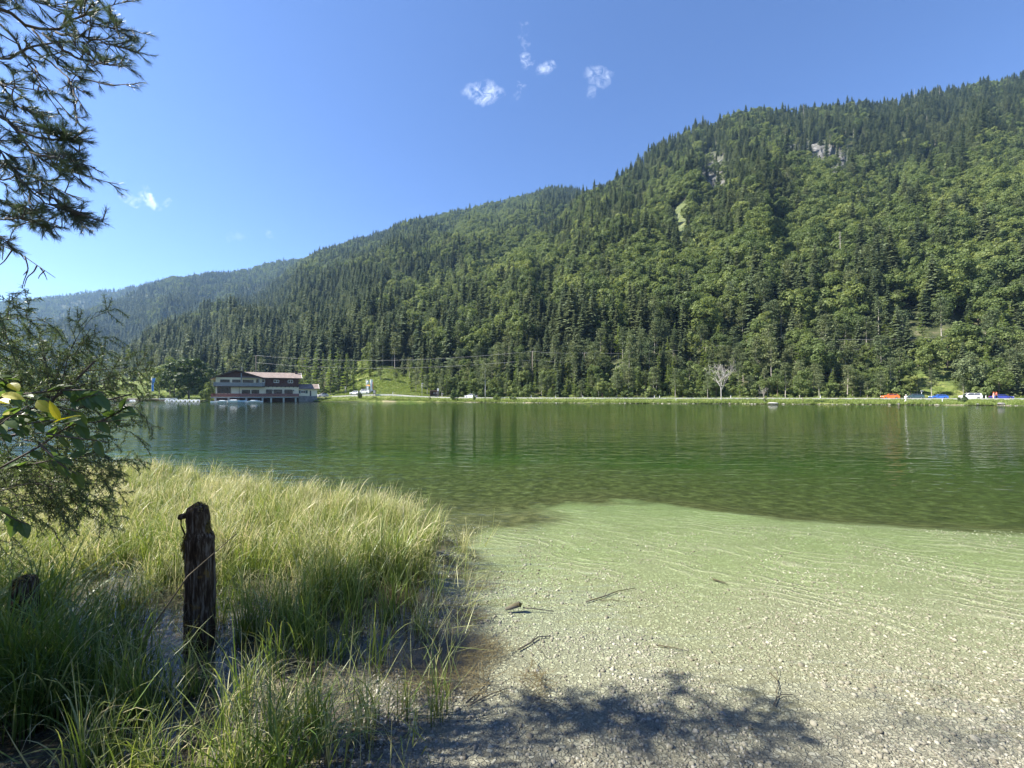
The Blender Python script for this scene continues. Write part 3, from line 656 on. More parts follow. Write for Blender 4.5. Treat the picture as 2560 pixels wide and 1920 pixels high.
ORD = ['first', 'second', 'third', 'fourth', 'fifth', 'sixth', 'seventh', 'eighth', 'ninth', 'tenth', 'eleventh', 'twelfth', 'thirteenth', 'fourteenth', 'fifteenth', 'sixteenth', 'seventeenth', 'eighteenth', 'nineteenth', 'twentieth'] + ['twenty-' + w for w in ('first', 'second', 'third', 'fourth', 'fifth', 'sixth', 'seventh', 'eighth', 'ninth')] + ['thirtieth']
cells = {}
for i in np.where(solo)[0]:
    pl = [p[2] for p in PLACES if p[0] <= ax[i] < p[1]]; pl = pl[0] if pl else PLACES[0][2] if ax[i] < 0 else PLACES[-1][2]
    if kind[i] == 3: band = ''
    elif aD[i] < foot(ax[i]) + 10: band = ', forest edge'
    elif top[i] > 880: band = ', lower wood'
    elif top[i] > 800: band = ', low on the slope'
    elif top[i] > 700: band = ', middle slope'
    else: band = ', high on the slope'
    cells.setdefault((int(kind[i]), pl, band), []).append(i)
for (k, pl, band), ids in cells.items():
    ids = sorted(ids, key=lambda i: ax[i]); n = len(ids)
    for q, i in enumerate(ids):
        cm, tm, jm, Hh = PROTO[KINDS[k]][int(var[i])]; nm_, cat_, wd = DESC[k]
        if n == 1: pos = 'the only %s' % wd
        elif q == 0: pos = 'leftmost %s' % wd
        elif q == n - 1: pos = 'rightmost %s' % wd
        elif q <= n // 2: pos = '%s %s from the left' % (ORD[min(q, 29)], wd)
        else: pos = '%s %s from the right' % (ORD[min(n - 1 - q, 29)], wd)
        t = thing(nm_, '%s%s, %s' % (pos, band, pl), cat_, (tx_(ax[i]) * aD[i], aD[i], az[i] - .2), float(rot[i]), '%ss%s, %s' % (cat_, band, pl))
        t.scale = (sxy[i], sxy[i], s[i])
        for nm, me in (('crown', cm), ('trunk', tm)): link(nm, me, t)
r_ = ~solo
forest = gn_instances('forest', np.stack([tx_(ax) * aD, aD, az - .2], 1)[r_], pick[r_], np.stack([sxy, sxy, s], 1)[r_], np.stack([rot * 0, rot * 0, rot], 1)[r_], protocol)
tag(forest, 'dense mixed wood of spruce and beech covering the mountainside', 'forest', kind='stuff')
# ------------------------------------------------------------------ foreground reeds
M['reed'] = leaf_mat('reed_blades', [(0, (.035, .075, .018)), (.3, (.085, .145, .030)), (.55, (.19, .245, .060)), (.78, (.37, .38, .17)), (1, (.56, .50, .30))], .32, attr='dry', nscale=2.0, rough=.42, spec=.45)
def blades(n, h0, h1, spread, w, seed, lean=.12, curl=(.2, 1.7), dry=(.1, .5), tip=.35, wind=(.28, .05), seg=7):
    r = np.random.default_rng(seed); a = r.random(n) * 6.283
    b = r.normal(size=(n, 2)) * spread; h = h0 + (h1 - h0) * r.random(n)
    hd = np.stack([np.cos(a), np.sin(a)], 1) + np.array(wind); hd /= np.linalg.norm(hd, axis=1)[:, None]
    th0 = np.abs(r.normal(size=n)) * lean; th1 = curl[0] + (curl[1] - curl[0]) * r.random(n) ** 1.6
    s = np.linspace(0, 1, seg + 1); ds = 1 / seg
    th = th0[:, None] + th1[:, None] * (s[None] ** 2.1)
    thm = (th[:, 1:] + th[:, :-1]) / 2
    rad = np.concatenate([np.zeros((n, 1)), np.cumsum(np.sin(thm) * ds, 1)], 1) * h[:, None]; z = np.concatenate([np.zeros((n, 1)), np.cumsum(np.cos(thm) * ds, 1)], 1) * h[:, None]
    c = np.stack([b[:, :1] + hd[:, :1] * rad, b[:, 1:] + hd[:, 1:] * rad, z - .04], -1)
    tw = r.normal(size=n) * .7; side = np.stack([-hd[:, 1] * np.cos(tw) + hd[:, 0] * np.sin(tw), hd[:, 0] * np.cos(tw) + hd[:, 1] * np.sin(tw), np.zeros(n)], 1)
    ww = (w * (.6 + .8 * r.random(n)))[:, None] * (1 - s[None] ** 2.2 * .93) * .5
    L = c - side[:, None] * ww[..., None]; R = c + side[:, None] * ww[..., None]
    q = np.stack([L[:, :-1], R[:, :-1], R[:, 1:], L[:, 1:]], 2).reshape(-1, 4, 3)
    dv = (dry[0] + (dry[1] - dry[0]) * r.random(n))[:, None] + tip * (s[None, 1:] ** 2) + .25 * np.clip(.15 - s[None, 1:], 0, 1) * 3
    return q, dv.reshape(-1)
tufts = bpy.data.collections.new('reed_kinds')
def add_tuft(i, *a, **k):
    q, d = blades(*a, **k); me = quads_mesh('reed_tuft', q, [M['reed']], attrs={'dry': d}); o = bpy.data.objects.new('reed_tuft', me); tufts.objects.link(o); return me
TM = []
for i in range(3): TM.append(add_tuft(i, 24, .38, .84, .06, .0100, 300 + i, lean=.2, dry=(.05, .60), tip=.30, curl=(.1, 2.4)))           # 0-2 green
for i in range(3): TM.append(add_tuft(3 + i, 26, .45, .82, .07, .0095, 310 + i, dry=(.25, .9), tip=.5, curl=(.3, 2.9)))          # 3-5 yellowing
for i in range(2): TM.append(add_tuft(6 + i, 26, .40, .74, .09, .009, 320 + i, dry=(.62, 1.0), tip=.3, curl=(.8, 2.6), lean=.3))    # 6-7 straw
for i in range(2): TM.append(add_tuft(8 + i, 34, .55, .98, .06, .013, 330 + i, dry=(.0, .30), tip=.12, curl=(.5, 1.9), lean=.38, wind=(.15, 0)))   # 8-9 sedge
GAPS = [(-2.50, 3.24, .18, .30), (-2.25, 2.75, .10, .2), (-4.05, 3.3, .14, .3), (-2.9, 2.5, .25, .2), (-2.12, 3.1, .20, .75), (-4.75, 4.6, .42, .75), (-3.45, 3.7, .27, .5), (-1.62, 3.0, .12, .4), (-3.35, 3.05, .15, .28), (-1.35, 4.3, .15, .28), (-3.05, 3.6, .2, .2)]
r = np.random.default_rng(77); n = 6600
Y = 2.15 + 9.2 * r.random(n) ** .85; X = reed_x(Y) + .1 - r.random(n) ** .95 * (reed_x(Y) + 1.42 * Y + .6)
dens = np.where(Y < 4.8, .31, .58)
dens = dens * np.clip(-.9 + 3.6 * fbm(X, Y, .42, 400, 2), .06, 1.0)
edge = (reed_x(Y) - X); dens *= np.clip(.12 + edge / 1.1, .06, 1)
ok = r.random(n) < dens
for (gx, gy, ga, gb) in GAPS: ok &= ((X - gx) / ga) ** 2 + ((Y - gy) / gb) ** 2 > 1
ok &= ((X + 2.78) ** 2 + (Y - 3.62) ** 2 > .03)
X, Y = X[ok], Y[ok]; m = len(X); rr = r.random(m)
pdry = np.clip((Y - 5.8) / 3.2, 0, 1) * .42 + np.clip((-X - 4.5) / 4, 0, .3) * (Y > 7.5) ; pdry = pdry * np.clip(3.2 * fbm(X, Y, .8, 430, 2) - .7, .1, 1.6) + .10; pyel = np.clip((Y - 4.2) / 1.5, 0, 1)
pk = np.where(rr < pdry * .75, 6 + (r.random(m) * 2).astype(int), np.where(r.random(m) < pyel * .62, 3 + (r.random(m) * 3).astype(int), (r.random(m) * 3).astype(int)))
pk = np.where((Y < 5.2) & (r.random(m) < .16), 6 + (r.random(m) * 2).astype(int), pk)
near = (Y < 4.3) & (X < -2.9) & (r.random(m) < .55); pk = np.where(near, 8 + (r.random(m) * 2).astype(int), pk)
sz = (.62 + .46 * r.random(m)) * np.where(Y > 5.5, .90, 1) * (.85 + .35 * fbm(X, Y, 1.2, 410, 2)); sz = np.where(edge[ok] < .35, sz * .85, sz)
Z = np.maximum(bed_z(X, Y), -.06)
grass = gn_instances('reed_bed', np.stack([X, Y, Z], 1), pk, np.stack([sz, sz, sz * (.9 + .25 * r.random(m))], 1), np.stack([r.normal(size=m) * .06, r.normal(size=m) * .06, r.normal(size=m) * .8], 1), tufts)
tag(grass, 'dense bed of green and straw coloured reeds standing in shallow water', 'reeds', kind='stuff')
# fallen dead stalks and short litter on the mud between the reeds
q_, d_ = blades(1500, .12, .5, .0001, .006, 350, lean=1.45, curl=(-.1, .2), dry=(.35, 1.0), tip=.1, seg=3)
rl = np.random.default_rng(351); bb = np.repeat(np.arange(1500), 3)
ly = 2.2 + 4.2 * rl.random(1500); lx_ = reed_x(ly) + .35 - rl.random(1500) ** 1.4 * 4.2
q_ = q_ + np.stack([lx_, ly, np.full(1500, .012) + .03 * rl.random(1500)], 1)[bb][:, None, :] + [0, 0, .03]
lit = link('reed_litter', quads_mesh('reed_litter', q_, [M['reed']], attrs={'dry': d_})); tag(lit, 'fallen dead reed stalks lying between the living reeds', 'reed litter', kind='stuff')
# single reed tufts standing apart in the water
SOLO_T = [(1066, 1440, 0, .80, 'tall narrow reed tuft at the outer corner of the reed bed'), (985, 1530, 1, .9, 'reed tuft with bent tips in the water beside the reed bed edge'), (1085, 1765, 2, .9, 'isolated dark reed tuft in open shallow water, nearest the gravel'),
          (1015, 1760, 0, .62, 'thin leaning reed tuft just left of the isolated dark one'), (1150, 1345, 5, .6, 'drooping brown reed tuft at the far tip of the reed bed'), (1250, 1330, 4, .35, 'very small sunken tuft beyond the reed bed tip')]
for (x, y, k, s, lb) in SOLO_T[:5]:
    D = EYE * F / (y - HZ); X0 = tx_(x) * D
    o = link('reed_tuft', TM[k]); o.location = (X0, D, float(bed_z(np.array([X0]), np.array([D]))[0]) + .02); o.scale = (s, s, s); o.rotation_euler = (0, 0, 1.1 * k + .3); tag(o, lb, 'reed tuft', 'reed tufts standing apart from the reed bed')
big = MB(); q_, d_ = blades(210, .55, 1.05, .10, .011, 360, lean=.42, curl=(.3, 1.5), dry=(.12, .42), tip=.1, wind=(.1, .1))
o = link('sedge_tussock', quads_mesh('sedge_tussock', q_, [M['reed']], attrs={'dry': d_})); o.location = (-3.55, 2.95, 0); tag(o, 'large arching bright green sedge tussock in the bottom left corner', 'sedge')
q_, d_ = blades(80, .5, .95, .09, .010, 361, lean=.5, curl=(.6, 1.9), dry=(.1, .38), tip=.1, wind=(.4, -.2))
o = link('sedge_tussock', quads_mesh('sedge_tussock', q_, [M['reed']], attrs={'dry': d_})); o.location = (-1.35, 2.25, -.02); tag(o, 'low arching sedge tussock at the bottom edge beside the gravel', 'sedge')

# submerged weed patches beside the reeds and brown algae
M['algae'] = leaf_mat('algae_strands', [(0, (.07, .062, .025)), (1, (.22, .18, .08))], .3, attr='dry', nscale=3)
rl = np.random.default_rng(371); qs = []; ds = []
for (px, py, sx, sy, k) in [(1030, 1480, 75, 20, 700), (1160, 1500, 50, 22, 400), (1150, 1590, 90, 40, 1500), (1080, 1650, 80, 45, 900), (1200, 1420, 45, 14, 160), (1190, 1680, 50, 40, 160), (1340, 1680, 14, 46, 90), (1330, 1660, 55, 14, 60)]:
    D = EYE * F / (py - HZ)
    q_, d_ = blades(k, .08, .34, .0001, .0045, 372 + px, lean=1.5, curl=(-.3, .5), dry=(.2, 1), tip=.1, seg=4)
    xx = rl.normal(size=k) * sx * .6 / F * D + tx_(px) * D; yy = D + rl.normal(size=k) * sy * .6 * D * D / (EYE * F)
    zz = bed_z(xx, yy) + .05
    qs.append(q_ * [1, 1, .14] + np.stack([xx, yy, zz], 1)[np.repeat(np.arange(k), 4)][:, None]); ds.append(d_)
alg = link('water_weed', quads_mesh('water_weed', np.concatenate(qs), [M['algae']], attrs={'dry': np.concatenate(ds)})); tag(alg, 'matted brown and olive water weed beside the reed bed', 'water weed', kind='stuff')

# pebbles on the bed
pebs = bpy.data.collections.new('pebble_kinds')
def stone_mesh(name, seed, mat, flat=.6, sub=2):
    import bmesh
    b = bmesh.new(); bmesh.ops.create_icosphere(b, subdivisions=sub, radius=1); rg = np.random.default_rng(seed); ax3 = rg.normal(size=(7, 3)); off = .55 + .4 * rg.random(7)
    for v in b.verts:
        p = np.array(v.co); 
        for a3, o3 in zip(ax3, off):
            a3 = a3 / np.linalg.norm(a3); d = p @ a3 - o3
            if d > 0: p = p - a3 * d * .85
        v.co = (p[0], p[1] * .8, p[2] * flat)
    me = bpy.data.meshes.new(name); b.to_mesh(me); b.free(); me.polygons.foreach_set('use_smooth', np.ones(len(me.polygons), bool)); me.materials.append(mat); return me
def pebble_mat():
    m, t, b = base_mat('pebbles'); oi = nd(t, 'ShaderNodeObjectInfo'); r = nd(t, 'ShaderNodeValToRGB')
    for i, (p, c) in enumerate([(0, (.17, .155, .115)), (.45, (.27, .255, .20)), (.8, (.34, .325, .26)), (1, (.46, .44, .375))]):
        el = r.color_ramp.elements[i] if i < 2 else r.color_ramp.elements.new(p)
        el.position = p; el.color = (*c, 1)
    t.links.new(oi.outputs['Random'], r.inputs[0]); t.links.new(r.outputs[0], b.inputs['Base Color']); b.inputs['Roughness'].default_value = .8; b.inputs['Specular IOR Level'].default_value = .2
    return m
M['pebble'] = pebble_mat()
for i in range(5): pebs.objects.link(bpy.data.objects.new('pebble', stone_mesh('pebble', 500 + i, M['pebble'], .36 + .06 * i, 1 if i < 3 else 2)))
rp = np.random.default_rng(520); n = 60000
Y = 2.1 + 6.5 * rp.random(n) ** 1.5; X = -1.6 + (Y * 1.4 + 2.0) * rp.random(n)
k = (X > reed_x(Y) - .3) & (rp.random(n) < .9 * np.clip(fbm(X, Y, .7, 530, 3) * 2.4 - .75, .05, 1)); X, Y = X[k], Y[k]; m = len(X)
sz = .006 + .009 * rp.random(m) ** 2 + .018 * rp.random(m) ** 14
peb = gn_instances('gravel', np.stack([X, Y, bed_z(X, Y) + sz * .12], 1), (rp.random(m) * 5).astype(int), np.repeat(sz[:, None], 3, 1), np.stack([rp.normal(size=m) * .3, rp.normal(size=m) * .3, rp.random(m) * 6.3], 1), pebs)
tag(peb, 'loose pale limestone pebbles covering the lake bed', 'pebbles', kind='stuff')

# sticks lying on the bed
M['stick'] = plain('waterlogged_wood', (.10, .085, .055), .9, .3, 12)
STK = [([(1465, 1503), (1510, 1490), (1545, 1476), (1588, 1467)], .008, 'slender curved stick on the gravel, right of the dark wood chunk'),
       ([(1500, 1500), (1530, 1498), (1572, 1505)], .005, 'thin twig crossing beside the slender curved stick'),
       ([(1783, 1443), (1800, 1449), (1815, 1454)], .013, 'short thick dark twig alone on the green shelf'),
       ([(1645, 1612), (1680, 1617), (1722, 1628)], .006, 'thin straight brown twig below the short dark twig'),
       ([(1926, 1683), (1942, 1700), (1946, 1712), (1940, 1732)], .005, 'upper hooked reddish twig at right of centre bottom'),
       ([(1935, 1765), (1942, 1745), (1955, 1737), (1982, 1738)], .005, 'lower hooked reddish twig at right of centre bottom'),
       ([(1295, 1625), (1325, 1608), (1345, 1592), (1378, 1589)], .009, 'forked grey stick on the pale gravel beside the brown weed'),
       ([(1165, 1760), (1200, 1730), (1225, 1700)], .007, 'dark leaning stick near the isolated reed tuft'),
       ([(1168, 1768), (1220, 1740), (1268, 1722)], .006, 'long low stick fanning out from the isolated reed tuft'),
       ([(2170, 1215), (2180, 1383)], .004, '')]
for (pts, w, lb) in STK[:9]:
    pw = []
    for j, (x, y) in enumerate(pts):
        D = EYE * F / (y - HZ); zb = float(bed_z(np.array([tx_(x) * D]), np.array([D]))[0])
        D = (EYE - zb) * F / (y - HZ); zb = float(bed_z(np.array([tx_(x) * D]), np.array([D]))[0]); pw.append((tx_(x) * D, D, zb + w + .012))
    mb = MB(); mb.tube(pw, np.linspace(w, w * .45, len(pw)), 6)
    if len(pw) > 3: mb.tube([pw[1], np.array(pw[1]) + [.06, .09, .01], np.array(pw[1]) + [.09, .17, .02]], [w * .5, w * .4, w * .2], 5)
    o = mb.build('stick', M['stick']); tag(o, lb, 'stick')
D = EYE * F / (1484 - HZ); c = np.array([tx_(1290) * D, D, bed_z(np.array([tx_(1290) * D]), np.array([D]))[0] + .05])
mb = MB(); rw_ = np.random.default_rng(3)
mb.tube([c + [-.12, 0, -.01], c + [-.05, .01, .01], c + [.03, .03, .03], c + [.06, .03, .02]], [.014, .026, .03, .02], 7); mb.tube([c + [.03, .02, .02], c + [.04, 0, .05], c + [.03, .0, .08]], [.018, .016, .008], 6); mb.tube([c + [.08, .02, 0], c + [.2, .04, -.02], c + [.42, .0, -.03]], [.008, .006, .004], 5)
o = mb.build('driftwood', M['stick']); tag(o, 'knobbly dark chunk of driftwood on the gravel near the reeds', 'driftwood')

# ------------------------------------------------------------------ old wooden posts
def wood_mat():
    m, t, b = base_mat('rotten_post_wood'); tcn = nd(t, 'ShaderNodeTexCoord'); mp = nd(t, 'ShaderNodeMapping'); mp.inputs['Scale'].default_value = (1, 1, .12); t.links.new(tcn.outputs['Object'], mp.inputs[0])
    n = nd(t, 'ShaderNodeTexNoise'); n.inputs['Scale'].default_value = 42; n.inputs['Detail'].default_value = 6; n.inputs['Roughness'].default_value = .65; t.links.new(mp.outputs[0], n.inputs['Vector'])
    n2 = nd(t, 'ShaderNodeTexNoise'); n2.inputs['Scale'].default_value = 9; n2.inputs['Detail'].default_value = 6; t.links.new(tcn.outputs['Object'], n2.inputs['Vector'])
    r = nd(t, 'ShaderNodeValToRGB'); 
    for i, (p, c) in enumerate([(.36, (.018, .012, .008)), (.5, (.055, .038, .024)), (.62, (.16, .14, .115))]):
        el = r.color_ramp.elements[i] if i < 2 else r.color_ramp.elements.new(p); el.position = p; el.color = (*c, 1)
    t.links.new(n.outputs['Fac'], r.inputs[0])
    r2 = nd(t, 'ShaderNodeValToRGB'); r2.color_ramp.elements[0].position = .60; r2.color_ramp.elements[0].color = (0, 0, 0, 1); r2.color_ramp.elements[1].position = .66; r2.color_ramp.elements[1].color = (1, 1, 1, 1)
    t.links.new(n2.outputs['Fac'], r2.inputs[0]); mx = nd(t, 'ShaderNodeMixRGB'); t.links.new(mth(t, 'MULTIPLY', r2.outputs[0], .7), mx.inputs[0]); t.links.new(r.outputs[0], mx.inputs[1]); mx.inputs[2].default_value = (.14, .095, .028, 1)
    t.links.new(mx.outputs[0], b.inputs['Base Color']); b.inputs['Roughness'].default_value = .92; b.inputs['Specular IOR Level'].default_value = .15
    bp = nd(t, 'ShaderNodeBump'); bp.inputs['Strength'].default_value = 1; bp.inputs['Distance'].default_value = .02; t.links.new(n.outputs['Fac'], bp.inputs['Height']); t.links.new(bp.outputs[0], b.inputs['Normal'])
    return m
M['post'] = wood_mat(); M['moss'] = leaf_mat('moss', [(0, (.05, .055, .015)), (1, (.22, .16, .04))], .1, nscale=30)
def lathe_post(prof, seed, nseg=28, rows=44, amp=.02):
    zz = np.linspace(prof[0][0], prof[-1][0], rows); rr_ = np.interp(zz, [p[0] for p in prof], [p[1] for p in prof]); cx = np.interp(zz, [p[0] for p in prof], [p[2] for p in prof])
    a = np.arange(nseg + 1) / nseg * 2 * math.pi; A, Z2 = np.meshgrid(a, zz)
    nx = np.cos(A) * 3; ny = np.sin(A) * 3
    R_ = rr_[:, None] * (1 + .10 * (vnoise(nx + 9, ny + Z2 * 2.2, 1.1, seed) - .5) * 2) + amp * (vnoise(nx * 2.2 + 31, ny * 2.2 + Z2 * 1.2, .8, seed + 1) - .5) + amp * .6 * (vnoise(nx * 4 + 5, ny * 4 + Z2 * 30, .9, seed + 2) - .5)
    R_[:, -1] = R_[:, 0]; R_[-1] *= .05
    return np.stack([cx[:, None] + np.cos(A) * R_, np.sin(A) * R_, Z2 + (.02 * (vnoise(nx * 3, ny * 3, .9, seed + 3) - .5)) * (Z2 > prof[-1][0] - .2)], -1)
PX, PD = tx_(498) * 3.62, 3.62; PR = .80
post = thing('wooden_post', 'tall rotten wooden post with a knobbly mossy top standing in the reeds', 'post', (PX, PD, 0))
link('stem', grid_mesh('stem', lathe_post([(-.5, .142, 0), (0, .140, 0), (.5, .138, .0), (.86, .136, 0), (.93, .140, .0), (.97, .118, .0), (1.02, .100, -.01), (1.12, .103, -.012), (1.19, .095, -.012), (1.235, .07, -.01), (1.25, .01, -.01)], 600), [M['post']]), post)
mb = MB(); mb.tube([(-.08, 0, 1.12), (-.13, -.02, 1.135), (-.185, -.03, 1.125), (-.20, -.03, 1.11)], [.03, .026, .026, .018], 8); mb.tube([(-.175, -.03, 1.12), (-.178, -.03, 1.05), (-.15, -.03, 1.0), (-.13, -.03, .96)], [.008, .006, .009, .007], 5); mb.build('stub_branch', M['post'], post)
def moss_blob(cen, rad, seed, n=900, sq=(1, 1, 1)):
    rg = np.random.default_rng(seed); p = rg.normal(size=(n, 3)); p /= np.linalg.norm(p, axis=1)[:, None]
    c = np.array(cen) + p * rad * np.array(sq) * (.6 + .45 * rg.random((n, 1))); s_ = .010 + .012 * rg.random(n); return cards(c, p + rg.normal(size=(n, 3)) * .6, s_, s_ * .7, rg)
link('moss', quads_mesh('moss', np.concatenate([moss_blob((-.085, -.07, .88), .055, 1, 700, (1, 1, 1.2)), moss_blob((-.125, -.03, .80), .035, 2, 350, (.6, 1, 2)), moss_blob((0, 0, 1.19), .085, 3, 700, (1, 1, .7)), moss_blob((.10, 0, 1.0), .04, 4, 300, (.6, 1, 2.2)), moss_blob((-.06, -.09, .96), .04, 5, 200)]), [M['moss']]), post)
post.scale = (PR, PR, 1)
SX, SD = tx_(60) * 3.6, 3.6
stump = thing('wooden_post', 'short dark broken post half hidden in reeds at the left edge', 'post', (SX, SD, 0))
link('stem', grid_mesh('stem', lathe_post([(-.5, .088, 0), (.1, .086, 0), (.50, .084, 0), (.57, .07, .01), (.60, .04, .015), (.61, .01, .02)], 620), [M['post']]), stump)
link('moss', quads_mesh('moss', moss_blob((0, 0, .57), .07, 6, 700, (1, 1, .5)), [M['moss']]), stump)
# two leaning dark dead stems behind the post
for (a, b_, c_, lb) in [((376, 1570), (470, 1400), (590, 1330), 'dark dead stalk leaning to the right from the sedge tussock')]:
    pw = [np.array([tx_(a[0]) * 3.3, 3.3, .15]), P(470, 1430, 3.3), P(592, 1335, 3.4)]
    mb = MB(); mb.tube([P(330, 1640, 3.1), P(400, 1540, 3.1), P(470, 1440, 3.15), P(590, 1335, 3.2)], [.006, .006, .005, .003], 6); o = mb.build('dead_stalk', M['stick']); tag(o, lb, 'dead stalk')

# ------------------------------------------------------------------ overhanging pine at the left edge
M['needle'] = leaf_mat('fresh_pine_needles', [(0, (.040, .070, .035)), (.6, (.075, .11, .05)), (1, (.15, .18, .08))], .3, nscale=4, rough=.4, spec=.5)
M['twig'] = plain('pine_twig_bark', (.075, .064, .054), .85, .35, 30)
def needles(p, d, n, ln, rng, w=.0016, ang=.75, fwd=.35):
    """n needles along the segment p -> p+d, fanning outwards"""
    L = np.linalg.norm(d); u = d / L; t = rng.random(n) ** .8; base = p + d * t[:, None]
    r3 = rng.normal(size=(n, 3)); r3 -= (r3 @ u)[:, None] * u; r3 /= np.linalg.norm(r3, axis=1)[:, None]
    a = ang * (.6 + .6 * rng.random(n)) * (1 - fwd * t); dirn = u * np.cos(a)[:, None] + r3 * np.sin(a)[:, None]
    tip = base + dirn * (ln * (.75 + .4 * rng.random(n)))[:, None] + [0, 0, -.004]
    s_ = np.cross(dirn, rng.normal(size=(n, 3))); s_ /= np.linalg.norm(s_, axis=1)[:, None]
    return np.stack([base - s_ * w * .5, base + s_ * w * .5, tip + s_ * w * .22, tip - s_ * w * .22], 1)
rgp = np.random.default_rng(900); NQ = []; TW = MB()
def curve_pts(pp, n):
    pp = np.asarray(pp, float); k = np.concatenate([[0], np.cumsum(np.linalg.norm(np.diff(pp, axis=0), axis=1))]); s_ = np.linspace(0, k[-1], n)
    return np.stack([np.interp(s_, k, pp[:, j]) for j in range(3)], 1)
def smooth(p, it=2):
    p = p.copy()
    for _ in range(it): p[1:-1] = (p[:-2] + 2 * p[1:-1] + p[2:]) / 4
    return p
def shoot(p, d, L, depth=0):
    """a needled shoot, drooping then turning up"""
    u = d / np.linalg.norm(d); pts = [p]; q = p.copy()
    for j in range(3):
        q = q + u * L / 3; u = u + rgp.normal(size=3) * .12 + [0, 0, .03]; u /= np.linalg.norm(u); pts.append(q.copy())
    TW.tube(pts, np.linspace(.0035, .002, 4), 4)
    for j in range(1, 3): NQ.append(needles(pts[j], pts[j + 1] - pts[j], 22, .038, rgp))
    if depth < 1:
        for _ in range(2):
            j = rgp.integers(1, 3); side = u + rgp.normal(size=3) * .6; shoot(pts[j], side, L * .6, depth + 1)
LIMBS = [([(-300, -60), (0, 18), (41, 50), (108, 84), (140, 81), (200, 50), (262, 20)], .022, 26, .9),
         ([(108, 84), (150, 120), (200, 150), (262, 158), (292, 160)], .010, 18, .8), ([(140, 81), (200, 95), (262, 108), (318, 122)], .010, 20, .8),
         ([(80, 70), (128, 130), (165, 180), (235, 205), (300, 212)], .010, 20, .75), ([(0, 60), (60, 130), (90, 165), (100, 225), (120, 240)], .008, 8, .6),
         ([(-200, 120), (0, 155), (62, 130), (120, 100), (190, 105)], .013, 10, .6), ([(60, 100), (120, 160), (170, 190), (190, 240), (186, 268)], .008, 12, .7),
         ([(-150, 40), (40, 95), (70, 160), (110, 210), (145, 255)], .006, 3, .9), ([(-200, 200), (0, 282), (50, 328), (75, 380), (130, 420), (215, 440)], .018, 30, .85),
         ([(50, 328), (90, 345), (140, 352), (178, 348)], .009, 26, .75), ([(20, 300), (60, 310), (100, 318), (132, 330)], .006, 5, .9), ([(75, 380), (120, 395), (170, 398), (205, 410)], .008, 24, .7),
         ([(-200, 360), (0, 400), (72, 470), (100, 500), (160, 520), (215, 540)], .012, 24, .8), ([(72, 470), (80, 520), (95, 545), (132, 560)], .006, 12, .6), ([(90, 480), (140, 500), (180, 530), (205, 560)], .006, 16, .6),
         ([(-150, 500), (0, 548), (50, 545), (110, 562)], .009, 18, .6), ([(-100, 440), (0, 500), (30, 520), (70, 530)], .008, 16, .6), ([(-120, 575), (-30, 585), (20, 598)], .007, 9, .7),
         ([(-160, 230), (-20, 250), (30, 262), (70, 275), (95, 285)], .010, 16, .7), ([(-200, -20), (-20, -30), (60, -15), (120, 20), (170, 20)], .014, 22, .8), ([(-180, 300), (-20, 350), (20, 400), (45, 450)], .012, 22, .8),
         ([(160, 60), (190, 10), (215, -25)], .009, 14, .8), ([(-160, 170), (-10, 205), (30, 225), (60, 220)], .008, 12, .7), ([(200, 50), (235, 60), (270, 72), (300, 70)], .006, 12, .7), ([(-120, 430), (0, 450), (60, 430), (110, 450), (140, 470)], .010, 20, .8)]
for li, (pp, w, ns, L) in enumerate(LIMBS):
    dz = 2.35 + .4 * rgp.random() if li not in (0, 8, 12) else 2.5
    pts = [P(x, y, dz + .12 * rgp.normal()) for (x, y) in pp]; pts = smooth(curve_pts(pts, 16), 2); pts[1:-1] += rgp.normal(size=(14, 3)) * .006
    TW.tube(pts, np.linspace(w * .85, .0035, 16), 5)
    for k in range(int(ns * (.8 if li < 8 else 1.05))):
        f = 1 - rgp.random() ** 1.5 * .72; i = f * 14; j = int(i); p = pts[j] + (pts[j + 1] - pts[j]) * (i - j); d = pts[j + 1] - pts[j]; d = d / np.linalg.norm(d)
        shoot(p, d * 1.0 + rgp.normal(size=3) * [.55, .75, .5] + [0.1, 0, -.02], (.10 + .13 * rgp.random()) * L * .82)
    shoot(pts[-1], pts[-1] - pts[-2], .16)
for pp in [[(-60, 596), (0, 612), (50, 632), (90, 662), (118, 680), (138, 694)], [(30, 625), (10, 655), (-20, 675)], [(62, 640), (72, 672), (60, 700), (55, 722)], [(92, 664), (84, 682), (68, 690), (60, 718)], [(100, 668), (112, 685), (118, 700)], [(70, 676), (58, 688)], [(112, 676), (98, 690), (96, 697)], [(8, 614), (6, 650)], [(50, 632), (62, 650)]]:
    TW.tube(smooth(curve_pts([P(x, y, 2.9) for x, y in pp], 9), 1), np.linspace(.0048, .0018, 9), 5)
pine = thing('pine_tree', 'overhanging dark pine with long needles and a bare twig, upper left corner', 'pine tree', (-6.4, 3.0, .4))
# trunk and the part of the crown out of the picture, which shades the shore
tr_ = trunk_mb(5.2, .2, 7, 0, 3.2, .2, .12)
for a in tr_.v: a += np.array([-6.4, 3.0, .2])
tr_.build('trunk', M['bark'], pine, (-6.4, 3.0, .4))
TW.build('branches', M['twig'], pine, (-6.4, 3.0, .4))
nq = np.concatenate(NQ) - np.array([-6.4, 3.0, .4]); link('needles', quads_mesh('needles', nq, [M['needle']]), pine)
rgc = np.random.default_rng(950); n = 7500; cen = rgc.normal(size=(n, 3)) * [1.5, 1.0, 2.3] + [-6.3, 2.6, 4.0]
ok = (cen[:, 0] < -1.33 * cen[:, 1] - .25) | (cen[:, 2] > 2.6 + 1.0 * cen[:, 1]); ok &= (cen[:, 2] > 1.2) & (cen[:, 1] > .2) & (cen[:, 0] < -2.2) & (cen[:, 1] < 4.3) & (fbm(cen[:, 0] + cen[:, 2], cen[:, 1] + 3 * cen[:, 2], .9, 960, 2) > .34)
